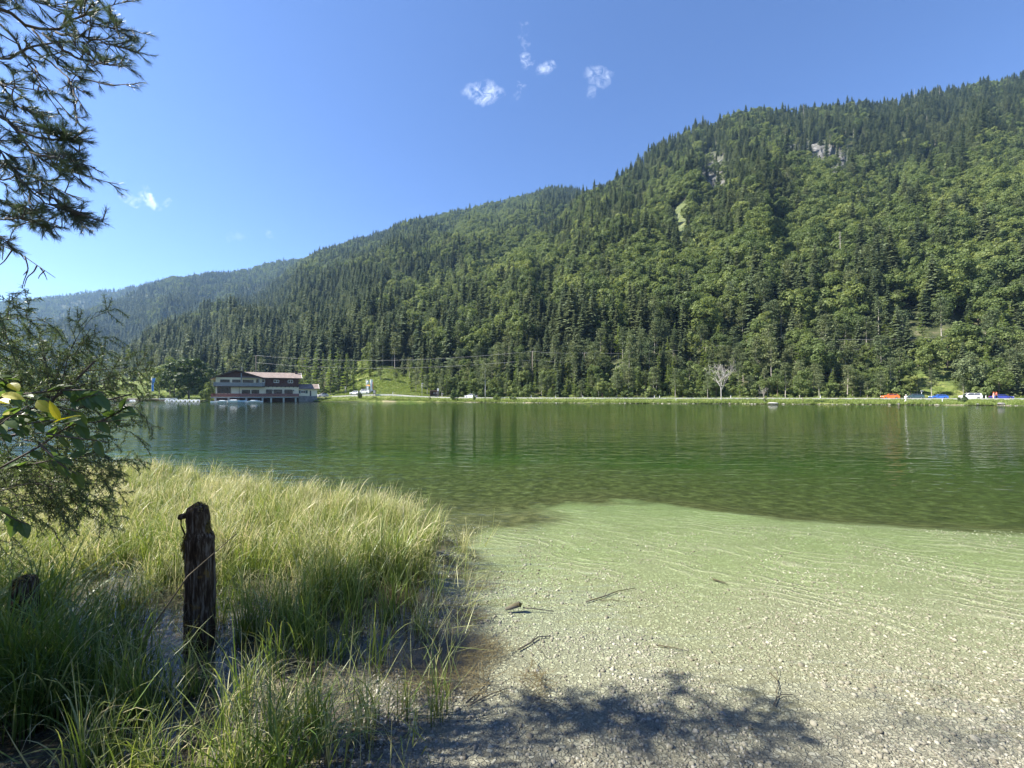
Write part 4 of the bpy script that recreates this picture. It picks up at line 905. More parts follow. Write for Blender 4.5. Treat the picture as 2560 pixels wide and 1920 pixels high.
off_ = cen[:, 2] - (-3 - cen[:, 0]) * 1.035; ok &= ~((off_ > 1.0) & (off_ < 2.9) & (cen[:, 1] > 1.4) & (cen[:, 1] < 2.9) & (rgc.random(n) < .95)); ok &= ~((off_ > 2.6) & ((cen[:, 1] > 2.3) | (rgc.random(n) < .5))); cen = cen[ok]; K = 22; c = np.repeat(cen, K, 0) + rgc.normal(size=(len(cen) * K, 3)) * .085; s_ = .07 + .05 * rgc.random(len(c))
link('crown', quads_mesh('crown', cards(c - np.array([-6.4, 3.0, .4]), rgc.normal(size=(len(c), 3)), s_, s_ * .16, rgc), [M['needle']]), pine)

# ------------------------------------------------------------------ fir sapling leaning in from the left
M['fir'] = leaf_mat('fir_needles', [(0, (.040, .075, .030)), (.5, (.085, .13, .05)), (1, (.19, .24, .09))], .3, nscale=5, rough=.45, spec=.4)
rgf = np.random.default_rng(1000); FN = []; FT = MB()
def fir_twig(p, d, L, lvl):
    u = d / np.linalg.norm(d); k = max(3, int(L / .05)); pts = [p]; q = p.copy(); dirs = []
    for j in range(k):
        u = u + [0, 0, -.05 if lvl else -.015] + rgf.normal(size=3) * .05; u /= np.linalg.norm(u); q = q + u * L / k; pts.append(q.copy()); dirs.append(u.copy())
    FT.tube(pts, np.linspace(.005 if lvl == 0 else .0018, .0009, k + 1), 4, cap=False)
    for j in range(k):
        if lvl >= 1: FN.append(needles(pts[j], pts[j + 1] - pts[j], 15, .020, rgf, .0032, 1.1, .1))
        if lvl < 2:
            pl = np.cross(dirs[j], [.15, 1, .25]); pl /= np.linalg.norm(pl)
            for sgn in (-1, 1):
                if lvl == 0 and rgf.random() < .42: continue
                if lvl == 1 and rgf.random() < .5: continue
                f = 1 - j / k; dd = dirs[j] * .75 + pl * sgn * .75 + rgf.normal(size=3) * .22
                fir_twig(pts[j + 1], dd, (.06 + L * (.30 if lvl == 0 else .38) * (.35 + f * .8)) * (.6 + .5 * rgf.random()), lvl + 1)
FIRB = [((130, 1010), (100, 835), 2.4), ((130, 1010), (252, 795), 2.5), ((150, 990), (255, 900), 2.55), ((110, 1000), (350, 905), 2.5), ((60, 1040), (330, 1000), 2.45), ((-60, 1010), (60, 880), 2.35), ((-90, 900), (80, 870), 2.3), ((-120, 960), (40, 930), 2.45),
        ((-120, 830), (78, 805), 2.2), ((-120, 860), (20, 800), 2.25), ((120, 1000), (180, 870), 2.6), ((200, 930), (330, 925), 2.6), ((-80, 1120), (120, 1080), 2.4), ((0, 1090), (300, 1085), 2.3), ((-80, 1160), (270, 1110), 2.35), ((-80, 1230), (290, 1180), 2.25),
        ((-80, 1275), (270, 1230), 2.3), ((0, 1180), (210, 1265), 2.25), ((-60, 1190), (180, 1150), 2.35), ((60, 1100), (260, 1140), 2.4), ((-80, 1100), (60, 1180), 2.2), ((20, 980), (180, 960), 2.5), ((-40, 940), (150, 900), 2.55),
        ((60, 1150), (250, 1200), 2.3), ((-60, 1240), (120, 1240), 2.2), ((0, 1010), (210, 990), 2.5), ((-100, 1050), (90, 1000), 2.3)]
for (a, b_, dz) in FIRB:
    p0 = P(*a, dz); p1 = P(*b_, dz + .15 * rgf.normal()); d = p1 - p0; fir_twig(p0, d + [0, 0, .04], np.linalg.norm(d) * 1.05, 0)
for (pp, w) in [([(-200, 1200), (-60, 1080), (60, 1030), (130, 1005), (180, 960), (240, 900)], .014), ([(120, 1010), (118, 930), (104, 850)], .009), ([(-150, 1120), (0, 1100), (120, 1062), (190, 1020), (330, 985)], .010), ([(-150, 1320), (0, 1275), (120, 1255), (180, 1215)], .008)]:
    FT.tube(smooth(curve_pts([P(x, y, 2.42) for x, y in pp], 12), 1), np.linspace(w, w * .4, 12), 6)
fo = (-3.9, 2.4, .1)
fir = thing('fir_sapling', 'dark fine-needled fir sapling reaching in from the left edge', 'fir sapling', fo)
FT.tube([(-3.9, 2.4, -.1), (-3.8, 2.42, .8), P(-200, 1200, 2.42), P(-120, 1140, 2.42)], [.035, .03, .02, .016], 8)
FT.build('branches', M['twig'], fir, fo); link('needles', quads_mesh('needles', np.concatenate(FN) - np.array(fo), [M['fir']]), fir)
print('pine', len(nq), 'fir', sum(len(a) for a in FN))

# broad-leaved shrub twigs in front of it
M['big_leaf'] = leaf_mat('broad_leaf', [(0, (.055, .105, .028)), (1, (.13, .19, .045))], .42, nscale=6, rough=.35, spec=.5)
M['sunlit_leaf'] = leaf_mat('sunlit_leaf_tint', [(0, (.34, .36, .03)), (1, (.50, .46, .05))], .5, nscale=20, rough=.4, spec=.4)  # yellower copy of the leaf colour, with sunlight shining through painted in
def leaf_geo(base, d, L, W, rng, tilt=0):
    u = d / np.linalg.norm(d); n_ = np.array([rng.normal() * .5, -.4 + rng.normal() * .35, 1.0]); s_ = np.cross(u, n_); s_ /= np.linalg.norm(s_); nn = np.cross(s_, u)
    ts = np.array([0, .12, .3, .5, .7, .88, 1]); ws = np.array([.02, .55, .95, 1, .78, .36, .0]) * W / 2
    mid = base + u * L * ts[:, None] - nn * (L * .18 * ts ** 2)[:, None]
    lf = mid - s_ * ws[:, None] + nn * (ws * .28)[:, None]; rt = mid + s_ * ws[:, None] + nn * (ws * .28)[:, None]
    q = []
    for j in range(6): q += [[lf[j], mid[j], mid[j + 1], lf[j + 1]], [mid[j], rt[j], rt[j + 1], mid[j + 1]]]
    return q
LTW = [[(-60, 1110), (60, 1060), (130, 1050), (170, 1060)], [(0, 1170), (110, 1110), (172, 1062), (250, 1054), (318, 1050)], [(170, 1062), (190, 1000), (245, 985)], [(-60, 1010), (40, 985), (120, 1012), (200, 1030)], [(60, 985), (150, 975), (250, 975), (270, 990)], [(-60, 950), (0, 945), (40, 975)],
       [(-60, 1180), (60, 1165), (130, 1150), (220, 1140)], [(-60, 1080), (20, 1040), (80, 1035)], [(-60, 1150), (0, 1060), (60, 1020), (90, 1005)], [(250, 1054), (300, 1030), (312, 1010)], [(120, 1085), (190, 1095), (270, 1105)], [(-40, 1250), (40, 1300), (70, 1310)], [(100, 1110), (150, 1160), (200, 1190)]]
rgl = np.random.default_rng(1100); LQ = []; LT = MB()
for li, pp in enumerate(LTW):
    dz = 1.95 + .2 * rgl.random(); pts = smooth(curve_pts([P(x, y, dz + .04 * rgl.normal()) for x, y in pp], 14), 1); LT.tube(pts, np.linspace(.0055, .0022, 14), 6)
    nl = 5 if li in (6, 10, 11, 12) else 10
    for k in range(nl):
        f = .25 + .75 * (k + .5 * rgl.random()) / nl; j = min(12, int(f * 13)); d = pts[j + 1] - pts[j]; d /= np.linalg.norm(d)
        side = np.array([0, rgl.normal() * .5, rgl.choice([-1, 1]) * .8]); dd = d * .8 + side * .75 + [0, 0, -.25]
        L = (.065 + .04 * rgl.random()); LQ += leaf_geo(pts[j], dd, L, L * .48, rgl)
lo = (-3.6, 1.9, .3)
ls = thing('leafy_shrub', 'broad-leaved shrub twigs with green leaves in front of the fir', 'shrub', lo)
LT.tube([(-3.6, 1.9, 0), (-3.2, 1.92, .9), P(-100, 1170, 1.98), P(-60, 1110, 1.98)], [.02, .015, .01, .007], 7); LT.tube([P(-100, 1170, 1.98), P(-80, 1100, 1.98), P(-60, 1010, 1.98), P(-60, 950, 1.98)], [.009, .007, .006, .005], 6)
LT.tube([P(-100, 1170, 1.98), P(-60, 1180, 1.98), P(-40, 1250, 1.98)], [.008, .006, .004], 6); LT.tube([P(-100, 1170, 1.98), P(0, 1170, 1.98)], [.007, .005], 6)
LT.build('twigs', M['twig'], ls, lo); link('foliage', quads_mesh('foliage', np.array(LQ) - np.array(lo), [M['big_leaf']]), ls)
YQ = []
for (a, b_, L, W) in [((92, 1002), (140, 1040), .095, .045), ((205, 1040), (135, 1045), .12, .038), ((150, 1052), (132, 1020), .10, .03), ((25, 958), (48, 975), .07, .04), ((5, 985), (70, 995), .11, .04), ((8, 1035), (36, 1030), .06, .025), ((-5, 1000), (25, 1005), .07, .05)]:
    p0, p1 = P(*a, 1.9), P(*b_, 1.88); YQ += leaf_geo(p0, p1 - p0, L, W, rgl)
lf = link('sunlit_leaf', quads_mesh('sunlit_leaf', np.array(YQ) - np.array(lo), [M['sunlit_leaf']]), ls); lf['label'] = 'leaves coloured yellow-green as if sunlit'
# ------------------------------------------------------------------ lakeside chalet
HT0 = tx_(530); HY0 = 128.0; HX0 = HT0 * HY0; HA = math.radians(30); HC, HS = math.cos(HA), math.sin(HA)
def lx(px): t = tx_(px); return (t * HY0 - HX0) / (HC - t * HS)
def lz(py, px): return EYE + (HZ - py) / F * (HY0 + HS * lx(px))
M['cream'] = plain('cream_render', (.74, .66, .47), .85, .06, .8); M['boards'] = plain('dark_red_boards', (.085, .040, .034), .8, .25, 2); M['redrail'] = plain('red_brown_rail', (.17, .055, .045), .75, .2, 2)
M['greyrail'] = plain('weathered_grey_boards', (.22, .23, .24), .85, .2, 2); M['tiles'] = None; M['dwood'] = plain('dark_beams', (.07, .05, .04), .85, .25, 3)
M['glass'] = plain('dark_window_glass', (.015, .018, .022), .15, .1, 1, spec=.35); M['wframe'] = plain('dark_window_frame', (.05, .04, .04), .6); M['white'] = plain('white_paint', (.80, .80, .78), .5, .04, 1)
M['stone'] = plain('grey_masonry', (.22, .21, .20), .9, .35, 1.5); M['shut'] = plain('green_shutters', (.06, .09, .08), .7); M['concrete'] = plain('concrete', (.42, .41, .38), .9, .15, 2)
def tile_mat():
    m, t, b = base_mat('roof_tiles'); tcn = nd(t, 'ShaderNodeTexCoord'); br = nd(t, 'ShaderNodeTexBrick'); br.inputs['Scale'].default_value = 3.2; br.inputs['Color1'].default_value = (.27, .215, .185, 1); br.inputs['Color2'].default_value = (.18, .145, .13, 1); br.inputs['Mortar'].default_value = (.10, .08, .07, 1)
    t.links.new(tcn.outputs['Object'], br.inputs['Vector']); n = nd(t, 'ShaderNodeTexNoise'); n.inputs['Scale'].default_value = .9; n.inputs['Detail'].default_value = 6; t.links.new(tcn.outputs['Object'], n.inputs['Vector'])
    mx = nd(t, 'ShaderNodeMixRGB', blend_type='MULTIPLY'); mx.inputs[0].default_value = .8; r = nd(t, 'ShaderNodeValToRGB'); r.color_ramp.elements[0].position = .3; r.color_ramp.elements[0].color = (.6, .6, .6, 1); r.color_ramp.elements[1].position = .7; r.color_ramp.elements[1].color = (1.25, 1.2, 1.15, 1)
    t.links.new(n.outputs['Fac'], r.inputs[0]); t.links.new(br.outputs[0], mx.inputs[1]); t.links.new(r.outputs[0], mx.inputs[2]); t.links.new(mx.outputs[0], b.inputs['Base Color']); b.inputs['Roughness'].default_value = .85; return m
M['tiles'] = tile_mat()
house = thing('lakeside_chalet', 'two-storey cream and dark wood lakeside chalet on piles with a long tiled roof', 'chalet', (HX0, HY0, 0), HA)
def part(nm, mb, mat, par=None): return mb.build(nm, mat, par or house, fixn=True)
g0, g1 = lx(539), lx(655); w1 = lx(747); DB = 13.0; WB = 10.5
zdk = lz(991, 600) - .1; zfl = lz(966, 600); zev = lz(944, 600); zap = lz(926, 590); zwe = lz(946.5, 700); zwr = lz(931.5, 700)
mb = MB(); mb.box(((g0 + g1) / 2, DB / 2, (zdk + zfl) / 2), (g1 - g0, DB, zfl - zdk)); mb.box(((g1 + w1) / 2 + .002, WB / 2, (zdk + zfl) / 2), (w1 - g1, WB - .3, zfl - zdk)); part('ground_floor_wall', mb, M['cream'])
mb = MB(); mb.box(((g0 + g1) / 2, DB / 2, (zfl + zev) / 2), (g1 - g0, DB - .04, zev - zfl)); part('upper_floor_wall', mb, M['cream'])
mb = MB(); mb.box(((g1 + w1) / 2, WB / 2 - .1, (zfl + zwe + .3) / 2 + .1), (w1 - g1 - .02, WB, zwe + .3 - zfl)); o = part('upper_floor_wall', mb, M['boards']); o['label'] = 'dark red boarded upper wall'
apx = (lx(590)); mb = MB(); mb.prism([(g0 + .05, zev + .004), (g1 - .05, zev + .004), (apx, zap - .1)], 'y', .06, DB - .06); o = part('gable', mb, M['boards'])
# roofs
def slab(a, b_, y0, y1, th=.22): return [a, b_, (b_[0], b_[1] + th), (a[0], a[1] + th)]
oh = 1.1; sl = (zap - zev) / (apx - g0); eL = (g0 - 1.5, zap - sl * (apx - g0 + 1.5)); sr = (zap - zev) / (g1 - apx); eR = (g1 + 1.1, zap - sr * (g1 + 1.1 - apx))
mb = MB(); mb.prism([eL, (apx, zap), (apx, zap + .25), (eL[0], eL[1] + .25)], 'y', -oh, DB + .8); mb.prism([(apx + .002, zap), eR, (eR[0], eR[1] + .25), (apx + .002, zap + .25)], 'y', -oh, DB + .8); rf = part('gable_roof', mb, M['tiles'])
mb = MB(); mb.prism([(eL[0] - .03, eL[1] - .12), (apx, zap - .12), (apx, zap + .28), (eL[0] - .03, eL[1] + .24)], 'y', -oh - .06, -oh - .004); mb.prism([(apx + .002, zap - .12), (eR[0] + .03, eR[1] - .12), (eR[0] + .03, eR[1] + .24), (apx + .002, zap + .28)], 'y', -oh - .06, -oh - .004); mb.build('verge_board', M['dwood'], rf)
mb = MB(); yr = WB / 2; x0r = apx + .3; x1r = w1 + .9
mb.prism([(-1.1, zwe), (yr, zwr), (yr, zwr + .22), (-1.1, zwe + .22)], 'x', x0r + 1.2, x1r); mb.prism([(yr + .002, zwr), (WB + .9, zwe), (WB + .9, zwe + .22), (yr + .002, zwr + .22)], 'x', x0r + 1.2, x1r); rf2 = part('wing_roof', mb, M['tiles'])
mb = MB(); mb.prism([(-1.14, zwe - .1), (yr, zwr - .1), (yr, zwr + .26), (-1.14, zwe + .26)], 'x', x1r + .004, x1r + .08); mb.build('verge_board', M['white'], rf2)
mb = MB(); mb.box(((g1 + x1r) / 2 + 1, -1.17, zwe + .12), (x1r - g1 - 2, .1, .14)); mb.build('gutter', M['dwood'], rf2)
mb = MB(); cx_ = lx(746); mb.box((cx_ - .5, yr - .8, zwr + .15), (.8, .8, 1.5)); mb.box((cx_ - .5, yr - .8, zwr + .98), (1.0, 1.0, .12)); mb.build('chimney', M['dwood'], rf2)
mb = MB(); 
mb.tube([(lx(604), 2, zap - .2), (lx(604), 2, zap + .9)], .12, 6); mb.box((lx(604), 2, zap + .98), (.9, .5, .18)); mb.build('chimney', M['greyrail'], rf)
# balcony
zb0, zb1 = lz(966, 600), lz(957.5, 600); mb = MB(); mb.box(((lx(535) + lx(662)) / 2, -.75, zb0 - .1), (lx(662) - lx(535), 1.5, .22)); bal = part('balcony', mb, M['dwood'])
mb = MB(); nb_ = 60; xb = np.linspace(lx(535) + .1, lx(662) - .1, nb_)
for x in xb: mb.box((x, -1.46, (zb0 + zb1) / 2 + .05), ((xb[1] - xb[0]) * .86, .06, zb1 - zb0 - .1))
mb.box(((lx(535) + lx(662)) / 2, -1.46, zb1 + .05), (lx(662) - lx(535) + .1, .14, .1)); mb.build('railing', M['greyrail'], bal)
for px_ in (604, 648): mb = MB(); mb.box((lx(px_), -1.2, (zb1 + zev) / 2 + (.7 if px_ == 604 else 0)), (.26, .22, zev - zb1 + (1.4 if px_ == 604 else 0))); mb.build('post', M['greyrail'], bal)
# brackets under the boarded upper wing
mb = MB()
for x in np.linspace(g1 + .6, w1 - .4, 9): mb.box((x, -.28, zfl - .02), (.22, .5, .3))
part('brackets', mb, M['dwood'])
def window(px0, py0, px1, py1, lights=2, frame='wframe', y=0, par=None, shutters=False):
    pm = (px0 + px1) / 2; x0, x1 = lx(px0), lx(px1); z0, z1 = lz(py1, pm), lz(py0, pm); mb = MB(); w = .10
    mb.box(((x0 + x1) / 2, y - .05, z0 + w / 2), (x1 - x0, .12, w)); mb.box(((x0 + x1) / 2, y - .05, z1 - w / 2), (x1 - x0, .12, w))
    for k in range(lights + 1): mb.box((x0 + (x1 - x0) * k / lights, y - .05, (z0 + z1) / 2), (w * .9, .11, z1 - z0 - 2 * w))
    f = mb.build('window', M[frame], par or house); mb = MB(); mb.box(((x0 + x1) / 2, y - .012, (z0 + z1) / 2), (x1 - x0 - .1, .03, z1 - z0 - .1)); mb.build('pane', M['glass'], f)
    if shutters:
        for s_ in (x0 - .42, x1 + .42): mb = MB(); mb.box((s_, y - .04, (z0 + z1) / 2), (.72, .06, z1 - z0)); mb.build('shutter', M['shut'], f)
for a in [(551, 948.8, 574, 956, 3), (581, 949, 601, 956, 2), (607, 949.4, 633.5, 956.6, 3), (641, 948, 646, 957, 1)]: window(*a)
for a in [(605, 974.5, 625, 984, 2), (629, 974.5, 647.6, 984, 2)]: window(*a)
for a in [(655, 949, 662, 957, 1), (684.6, 949.8, 697.3, 957, 2), (720, 950, 732, 957.6, 2)]: window(*a, frame='white', y=-.12 + 0)
for a in [(665.5, 973.5, 679.4, 984.4, 3), (685, 973.8, 705, 984, 2), (711.5, 974, 731.5, 984.2, 3)]: window(*a)
# covered terrace opening: flat dark panel painted as its shaded recess
mb = MB(); mb.box(((lx(544) + lx(576)) / 2, -.04, (lz(967.5, 560) + lz(983, 560)) / 2), (lx(576) - lx(544), .06, lz(967.5, 560) - lz(983, 560))); dr = mb.build('terrace_shade_panel', M['glass'], house)
mb = MB()
for px_ in (544, 552, 560, 569, 576): mb.box((lx(px_), -.1, (lz(967.5, 560) + lz(984, 560)) / 2), (.16, .1, lz(967.5, 560) - lz(984, 560)))
mb.build('frame', M['dwood'], dr)
mb = MB(); mb.tube([(lx(598.5), -.1, zdk), (lx(598.5), -.1, zfl - .3)], .05, 6); part('downpipe', mb, M['dwood'])
for px_ in (682, 734): mb = MB(); mb.box((lx(px_), -.2, lz(976, px_)), (.22, .25, .4)); mb.tube([(lx(px_), -.05, lz(974.5, px_)), (lx(px_), -.3, lz(974.5, px_))], .03, 5); mb.build('wall_lantern', M['wframe'], house)
# deck over the water
dx0, dx1 = lx(530), lx(746.5); zdt = lz(992, 640); mb = MB(); mb.box(((dx0 + dx1) / 2, -1.4 + .3, zdt - .18), (dx1 - dx0, 3.4, .34)); dk = part('deck', mb, M['greyrail'])
zr1 = lz(984.5, 640); mb = MB(); xb = np.linspace(dx0 + .1, dx1 - .1, 110)
for x in xb: mb.box((x, -2.72, (zdt + zr1) / 2), ((xb[1] - xb[0]) * .86, .05, zr1 - zdt - .04))
mb.box(((dx0 + dx1) / 2, -2.72, zr1 + .04), (dx1 - dx0, .14, .09)); mb.box((dx0 + .1, -1.3, (zdt + zr1) / 2), (.06, 2.7, zr1 - zdt)); mb.box((dx1 - .1, -1.3, (zdt + zr1) / 2), (.06, 2.7, zr1 - zdt)); o = mb.build('railing', M['redrail'], dk)
for px_ in (541, 573.5, 617, 657, 678, 709, 738.5):
    mb = MB(); mb.box((lx(px_), -2.3, zdt / 2 - .6), (.5, .5, zdt + .85)); mb.build('pile', M['concrete'], dk)
mb = MB(); mb.box(((g0 + lx(655)) / 2, 3.2, zdk / 2 - .3), (g1 - g0 - .4, 6, zdk + .3)); mb.box(((g1 + w1) / 2, 4.4, zdk / 2 - .3), (w1 - g1, 5.4, zdk + .2)); o = part('basement_wall', mb, M['boards'])
# annexe
a0, a1 = w1 + .02, lx(793); za1 = lz(972.5, 770); zab = lz(990, 770); zar = lz(962.5, 770)
annex = []
mb = MB(); mb.box(((a0 + a1) / 2, 3.2, (zab + za1) / 2), (a1 - a0, 5.6, za1 - zab)); part('annexe_wall', mb, M['cream'])
mb = MB(); mb.box(((a0 + a1) / 2, 3.2, zab / 2 - .4), (a1 - a0 + .06, 5.9, zab + .8)); part('annexe_base', mb, M['stone'])
mb = MB(); mb.prism([(-.3, za1 - .05), (3.2, zar + .2), (3.2, zar + .4), (-.3, za1 + .15)], 'x', a0 + .02, a1 + .6); mb.prism([(3.202, zar + .2), (6.6, za1 - .05), (6.6, za1 + .15), (3.202, zar + .4)], 'x', a0 + .02, a1 + .6); part('annexe_roof', mb, M['tiles'])
mb = MB(); mb.prism([(-.34, za1 - .12), (3.2, zar + .1), (3.2, zar + .45), (-.34, za1 + .2)], 'x', a1 + .604, a1 + .68); part('verge_board', mb, M['white'])
window(752.5, 975.5, 763, 983.5, 2, 'white', y=.4, shutters=True)
mb = MB(); mb.box((lx(776.4), .36, (lz(976.4, 776) + lz(990, 776)) / 2), (lx(778) - lx(774.6), .1, lz(976.4, 776) - lz(990, 776))); part('door', mb, M['wframe'])
def hpt(px, back, z=0):
    """world point at house-local column px, `back` metres behind the front"""
    l = lx(px); return np.array([HX0 + HC * l - HS * back, HY0 + HS * l + HC * back, z])
# ------------------------------------------------------------------ things along the far shore
def gz(px, D): return float(ground(np.array([float(px)]), np.array([float(D)]))[0])
def gp(px, D, dz=0): return (tx_(px) * D, D, gz(px, D) + dz)
def road_ang(px):
    a = np.array([tx_(px) * road0(px), road0(px)]); b_ = np.array([tx_(px + 12) * road0(px + 12), road0(px + 12)]); d = b_ - a; return math.atan2(d[1], d[0])
# --- trees placed one by one
def plant(kind, px, base_y, top_y, w_px, lb, cat, name, var=0, D=None, group=None, parts=None):
    D = D if D else float(shore(px)) + 2.5
    z0 = gz(px, D); H = (HZ - top_y) / F * D + EYE - z0; cm, tm, jm, Hh = PROTO[kind][var % len(PROTO[kind])]
    t = thing(name, lb, cat, (tx_(px) * D, D, z0 - .1), random.random() * 6, group); s_ = H / Hh; base_w = {'beech': 10.5, 'spruce': 6.4, 'pine': 6.6, 'larch': 5.6, 'shrub': 4.6}[kind]
    sx = w_px / F * D / base_w; t.scale = (sx, sx, s_)
    c = link('crown', cm, t); link('trunk', tm, t)
    return t, c
def recolour(c, mat):
    me = c.data.copy(); me.materials[0] = mat; c.data = me
t, c = plant('beech', 472, 996, 889, 108, 'broad round dark green tree standing left of the chalet', 'broadleaf tree', 'broadleaf_tree', 0, 158); recolour(c, M['dark_leaf'])
t, c = plant('beech', 436, 996, 905, 60, 'smaller dark leaning tree left of the broad round one', 'broadleaf tree', 'broadleaf_tree', 1, 160); recolour(c, M['dark_leaf'])
t, c = plant('beech', 398, 996, 915, 66, 'open-crowned lighter tree behind the blue banner flag', 'broadleaf tree', 'broadleaf_tree', 2, 164)
t, c = plant('beech', 425, 990, 893, 60, 'light yellow-green tree behind the dark trees left of the chalet', 'broadleaf tree', 'broadleaf_tree', 3, 190); recolour(c, M['bush'])
t, c = plant('shrub', 517, 1000, 955, 42, 'tall pale leafy bush against the left end of the chalet', 'shrub', 'shrub', 0, 147)
t, c = plant('shrub', 452, 1000, 972, 40, 'dark rounded bush under the broad round tree', 'shrub', 'shrub', 1, 155); recolour(c, M['dark_leaf'])
for k, (px, w, lb) in enumerate([(358, 22, 'clipped brown-green hedge bush, leftmost of the hedge row'), (382, 28, 'yellow-green hedge bush by the blue banner flag pole'), (406, 26, 'grey-green hedge bush above the long white hull'), (428, 26, 'rightmost hedge bush of the row behind the pedal boats')]):
    plant('shrub', px, 996, 983, w, lb, 'hedge bush', 'shrub', k, 155, 'hedge bushes left of the chalet')
for k, (px, ty, w, D_, lb) in enumerate([(748, 893, 30, 168, 'larch directly behind the right end of the chalet roof'), (766, 878, 32, 166, 'tall larch behind the annexe roof'), (790, 870, 30, 165, 'pale larch above the annexe, second right of the chalet'), (808, 880, 28, 168, 'slim larch behind the parked white car'), (826, 876, 30, 164, 'sunlit yellow-green larch in the middle of the larch row'), (845, 868, 32, 167, 'tallest larch of the row right of the chalet'), (866, 884, 32, 163, 'larch standing left of the tall banner flags'), (884, 900, 28, 165, 'rightmost larch of the row, at the meadow edge'), (905, 950, 22, 158, 'small dark larch just behind the tall banner flags')]):
    t, c = plant('larch', px, 985, ty, w, lb, 'larch', 'larch_tree', k, D_, 'larches right of the chalet')
for k, (px, ty, w, D_, lb) in enumerate([(951, 916, 26, 178, 'lone dark conifer on the bright meadow casting a long shadow'), (990, 930, 20, 176, 'small thin conifer in the middle of the meadow'), (1028, 905, 30, 160, 'pale tall conifer at the right end of the meadow'), (1040, 920, 24, 158, 'conifer close beside the pale one at the meadow end'), (1068, 935, 26, 156, 'dark conifer behind the lamp post')]):
    t, c = plant('larch' if k == 2 else 'pine', px, 975, ty, w, lb, 'conifer', 'conifer_tree', k, D_)
for k, (px, ty, w, kd, lb) in enumerate([(901, 975, 18, 'shrub', 'small dark bush on the bank below the parked cars by the banner flags'), (1074, 990, 9, 'shrub', 'tiny bush on the bank in front of the dark shelter'), (1137, 968, 34, 'shrub', 'dense rounded bush on the bank between shelter and white car'), (1185, 976, 13, 'shrub', 'small bush in front of the white car on the road'), (1244, 986, 30, 'shrub', 'wide low bush at the water, right of the white birch trunk'), (1283, 984, 25, 'shrub', 'bright round bush at the water, second right of the birch trunk'), (1376, 972, 20, 'pine', 'young grey-green tree on the bank left of the round roadside tree'),
                                            (1913, 992, 14, 'shrub', 'bush at the base of the bare grey shore tree'), (2404, 986, 28, 'shrub', 'dark round bush on the shore below the airy tree'), (2485, 1000, 20, 'shrub', 'low bush on the bank below the person in pink'), (880, 994, 16, 'shrub', 'straggly bush on the bank right of the chalet'), (935, 990, 18, 'shrub', 'low brush on the bank below the banner flags'), (1660, 1002, 10, 'shrub', 'tiny bush on the bank left of the bleached dead tree'), (812, 992, 16, 'shrub', 'low dark bush at the water by the chalet annexe')]):
    t, c = plant(kd, px, 1004, ty, w, lb, 'shrub' if kd == 'shrub' else 'young tree', 'shrub' if kd == 'shrub' else 'young_tree', k)
    if px in (2404, 901, 1137): recolour(c, M['dark_leaf'])
    if px in (1244, 1283, 1376): recolour(c, M['larch'])
plant('shrub', 1447, 996, 970, 18, 'small bright round tree beyond the road', 'broadleaf tree', 'broadleaf_tree', 1, float(road0(1447)) + 8)
plant('beech', 2007, 1007, 922, 44, 'sunlit yellow-green tree leaning over the water beyond the bare shore tree', 'broadleaf tree', 'broadleaf_tree', 2, float(shore(2007)) + 1.5)
t, c = plant('beech', 2424, 1000, 884, 66, 'airy grey-green willow-like tree in front of the white van', 'broadleaf tree', 'broadleaf_tree', 1, float(road0(2424)) + 14); recolour(c, M['pine'])
plant('beech', 2330, 990, 905, 60, 'rounded tree at the edge of the yellow clearing behind the blue hatchback', 'broadleaf tree', 'broadleaf_tree', 3, float(road0(2330)) + 42) if False else None
for k, (px, ty, w, kd, D_, lb) in enumerate([(925, 905, 26, 'larch', 186, 'larch at the left foot of the bright meadow'), (968, 900, 24, 'pine', 214, 'pine on top of the bright meadow hill'), (905, 890, 30, 'larch', 196, 'tall larch at the upper left of the bright meadow'), (1008, 912, 26, 'spruce', 200, 'spruce on the right shoulder of the bright meadow'), (1056, 900, 30, 'larch', 175, 'bright larch above the street lamp'), (1092, 925, 34, 'beech', 168, 'round tree directly behind the dark shelter'), (945, 925, 20, 'pine', 200, 'small pine behind the lone dark meadow conifer'), (985, 905, 22, 'spruce', 218, 'dark spruce at the crest of the meadow')]):
    plant(kd, px, 975, ty, w, lb, 'tree', 'meadow_tree', k, D_)
# bare trees
def bare_tree(px, D, top_y, seed, name, lb, mat, spread=.5, levels=4):
    z0 = gz(px, D); H = (HZ - top_y) / F * D + EYE - z0; rg = np.random.default_rng(seed); mt = MB(); mbb = MB()
    def br(p, u, L, r_, lv):
        pts = [p]; q = p.copy()
        for j in range(4): q = q + u * L / 4; u = u + rg.normal(size=3) * .10 + [0, 0, .05]; u /= np.linalg.norm(u); pts.append(q.copy())
        (mt if lv == 0 else mbb).tube(pts, np.linspace(r_, r_ * .62, 5), 6 if lv == 0 else 4)
        if lv < levels:
            for k in range(3 if lv else 4):
                j = rg.integers(2, 5) if k else 4; dd = u * .8 + rg.normal(size=3) * spread + [0, 0, .12]; br(pts[j], dd / np.linalg.norm(dd), L * (.62 + .2 * rg.random()), r_ * .58, lv + 1)
    br(np.array([0, 0, -.3]), np.array([0, 0, 1.0]), H * .34, H * .011, 0)
    t = thing(name, lb, 'bare tree', (tx_(px) * D, D, z0)); mt.build('trunk', mat, t); mbb.build('branches', mat, t)
bare_tree(1803, float(shore(1803)) + 4, 896, 5, 'dead_tree', 'tall bleached dead tree with bare forked branches by the road', M['white_bark'], .40, 5)
bare_tree(1911, float(shore(1911)) + 2, 955, 8, 'bare_tree', 'small bare grey tree with upright branches on the shore', M['grey_bark'], .4)
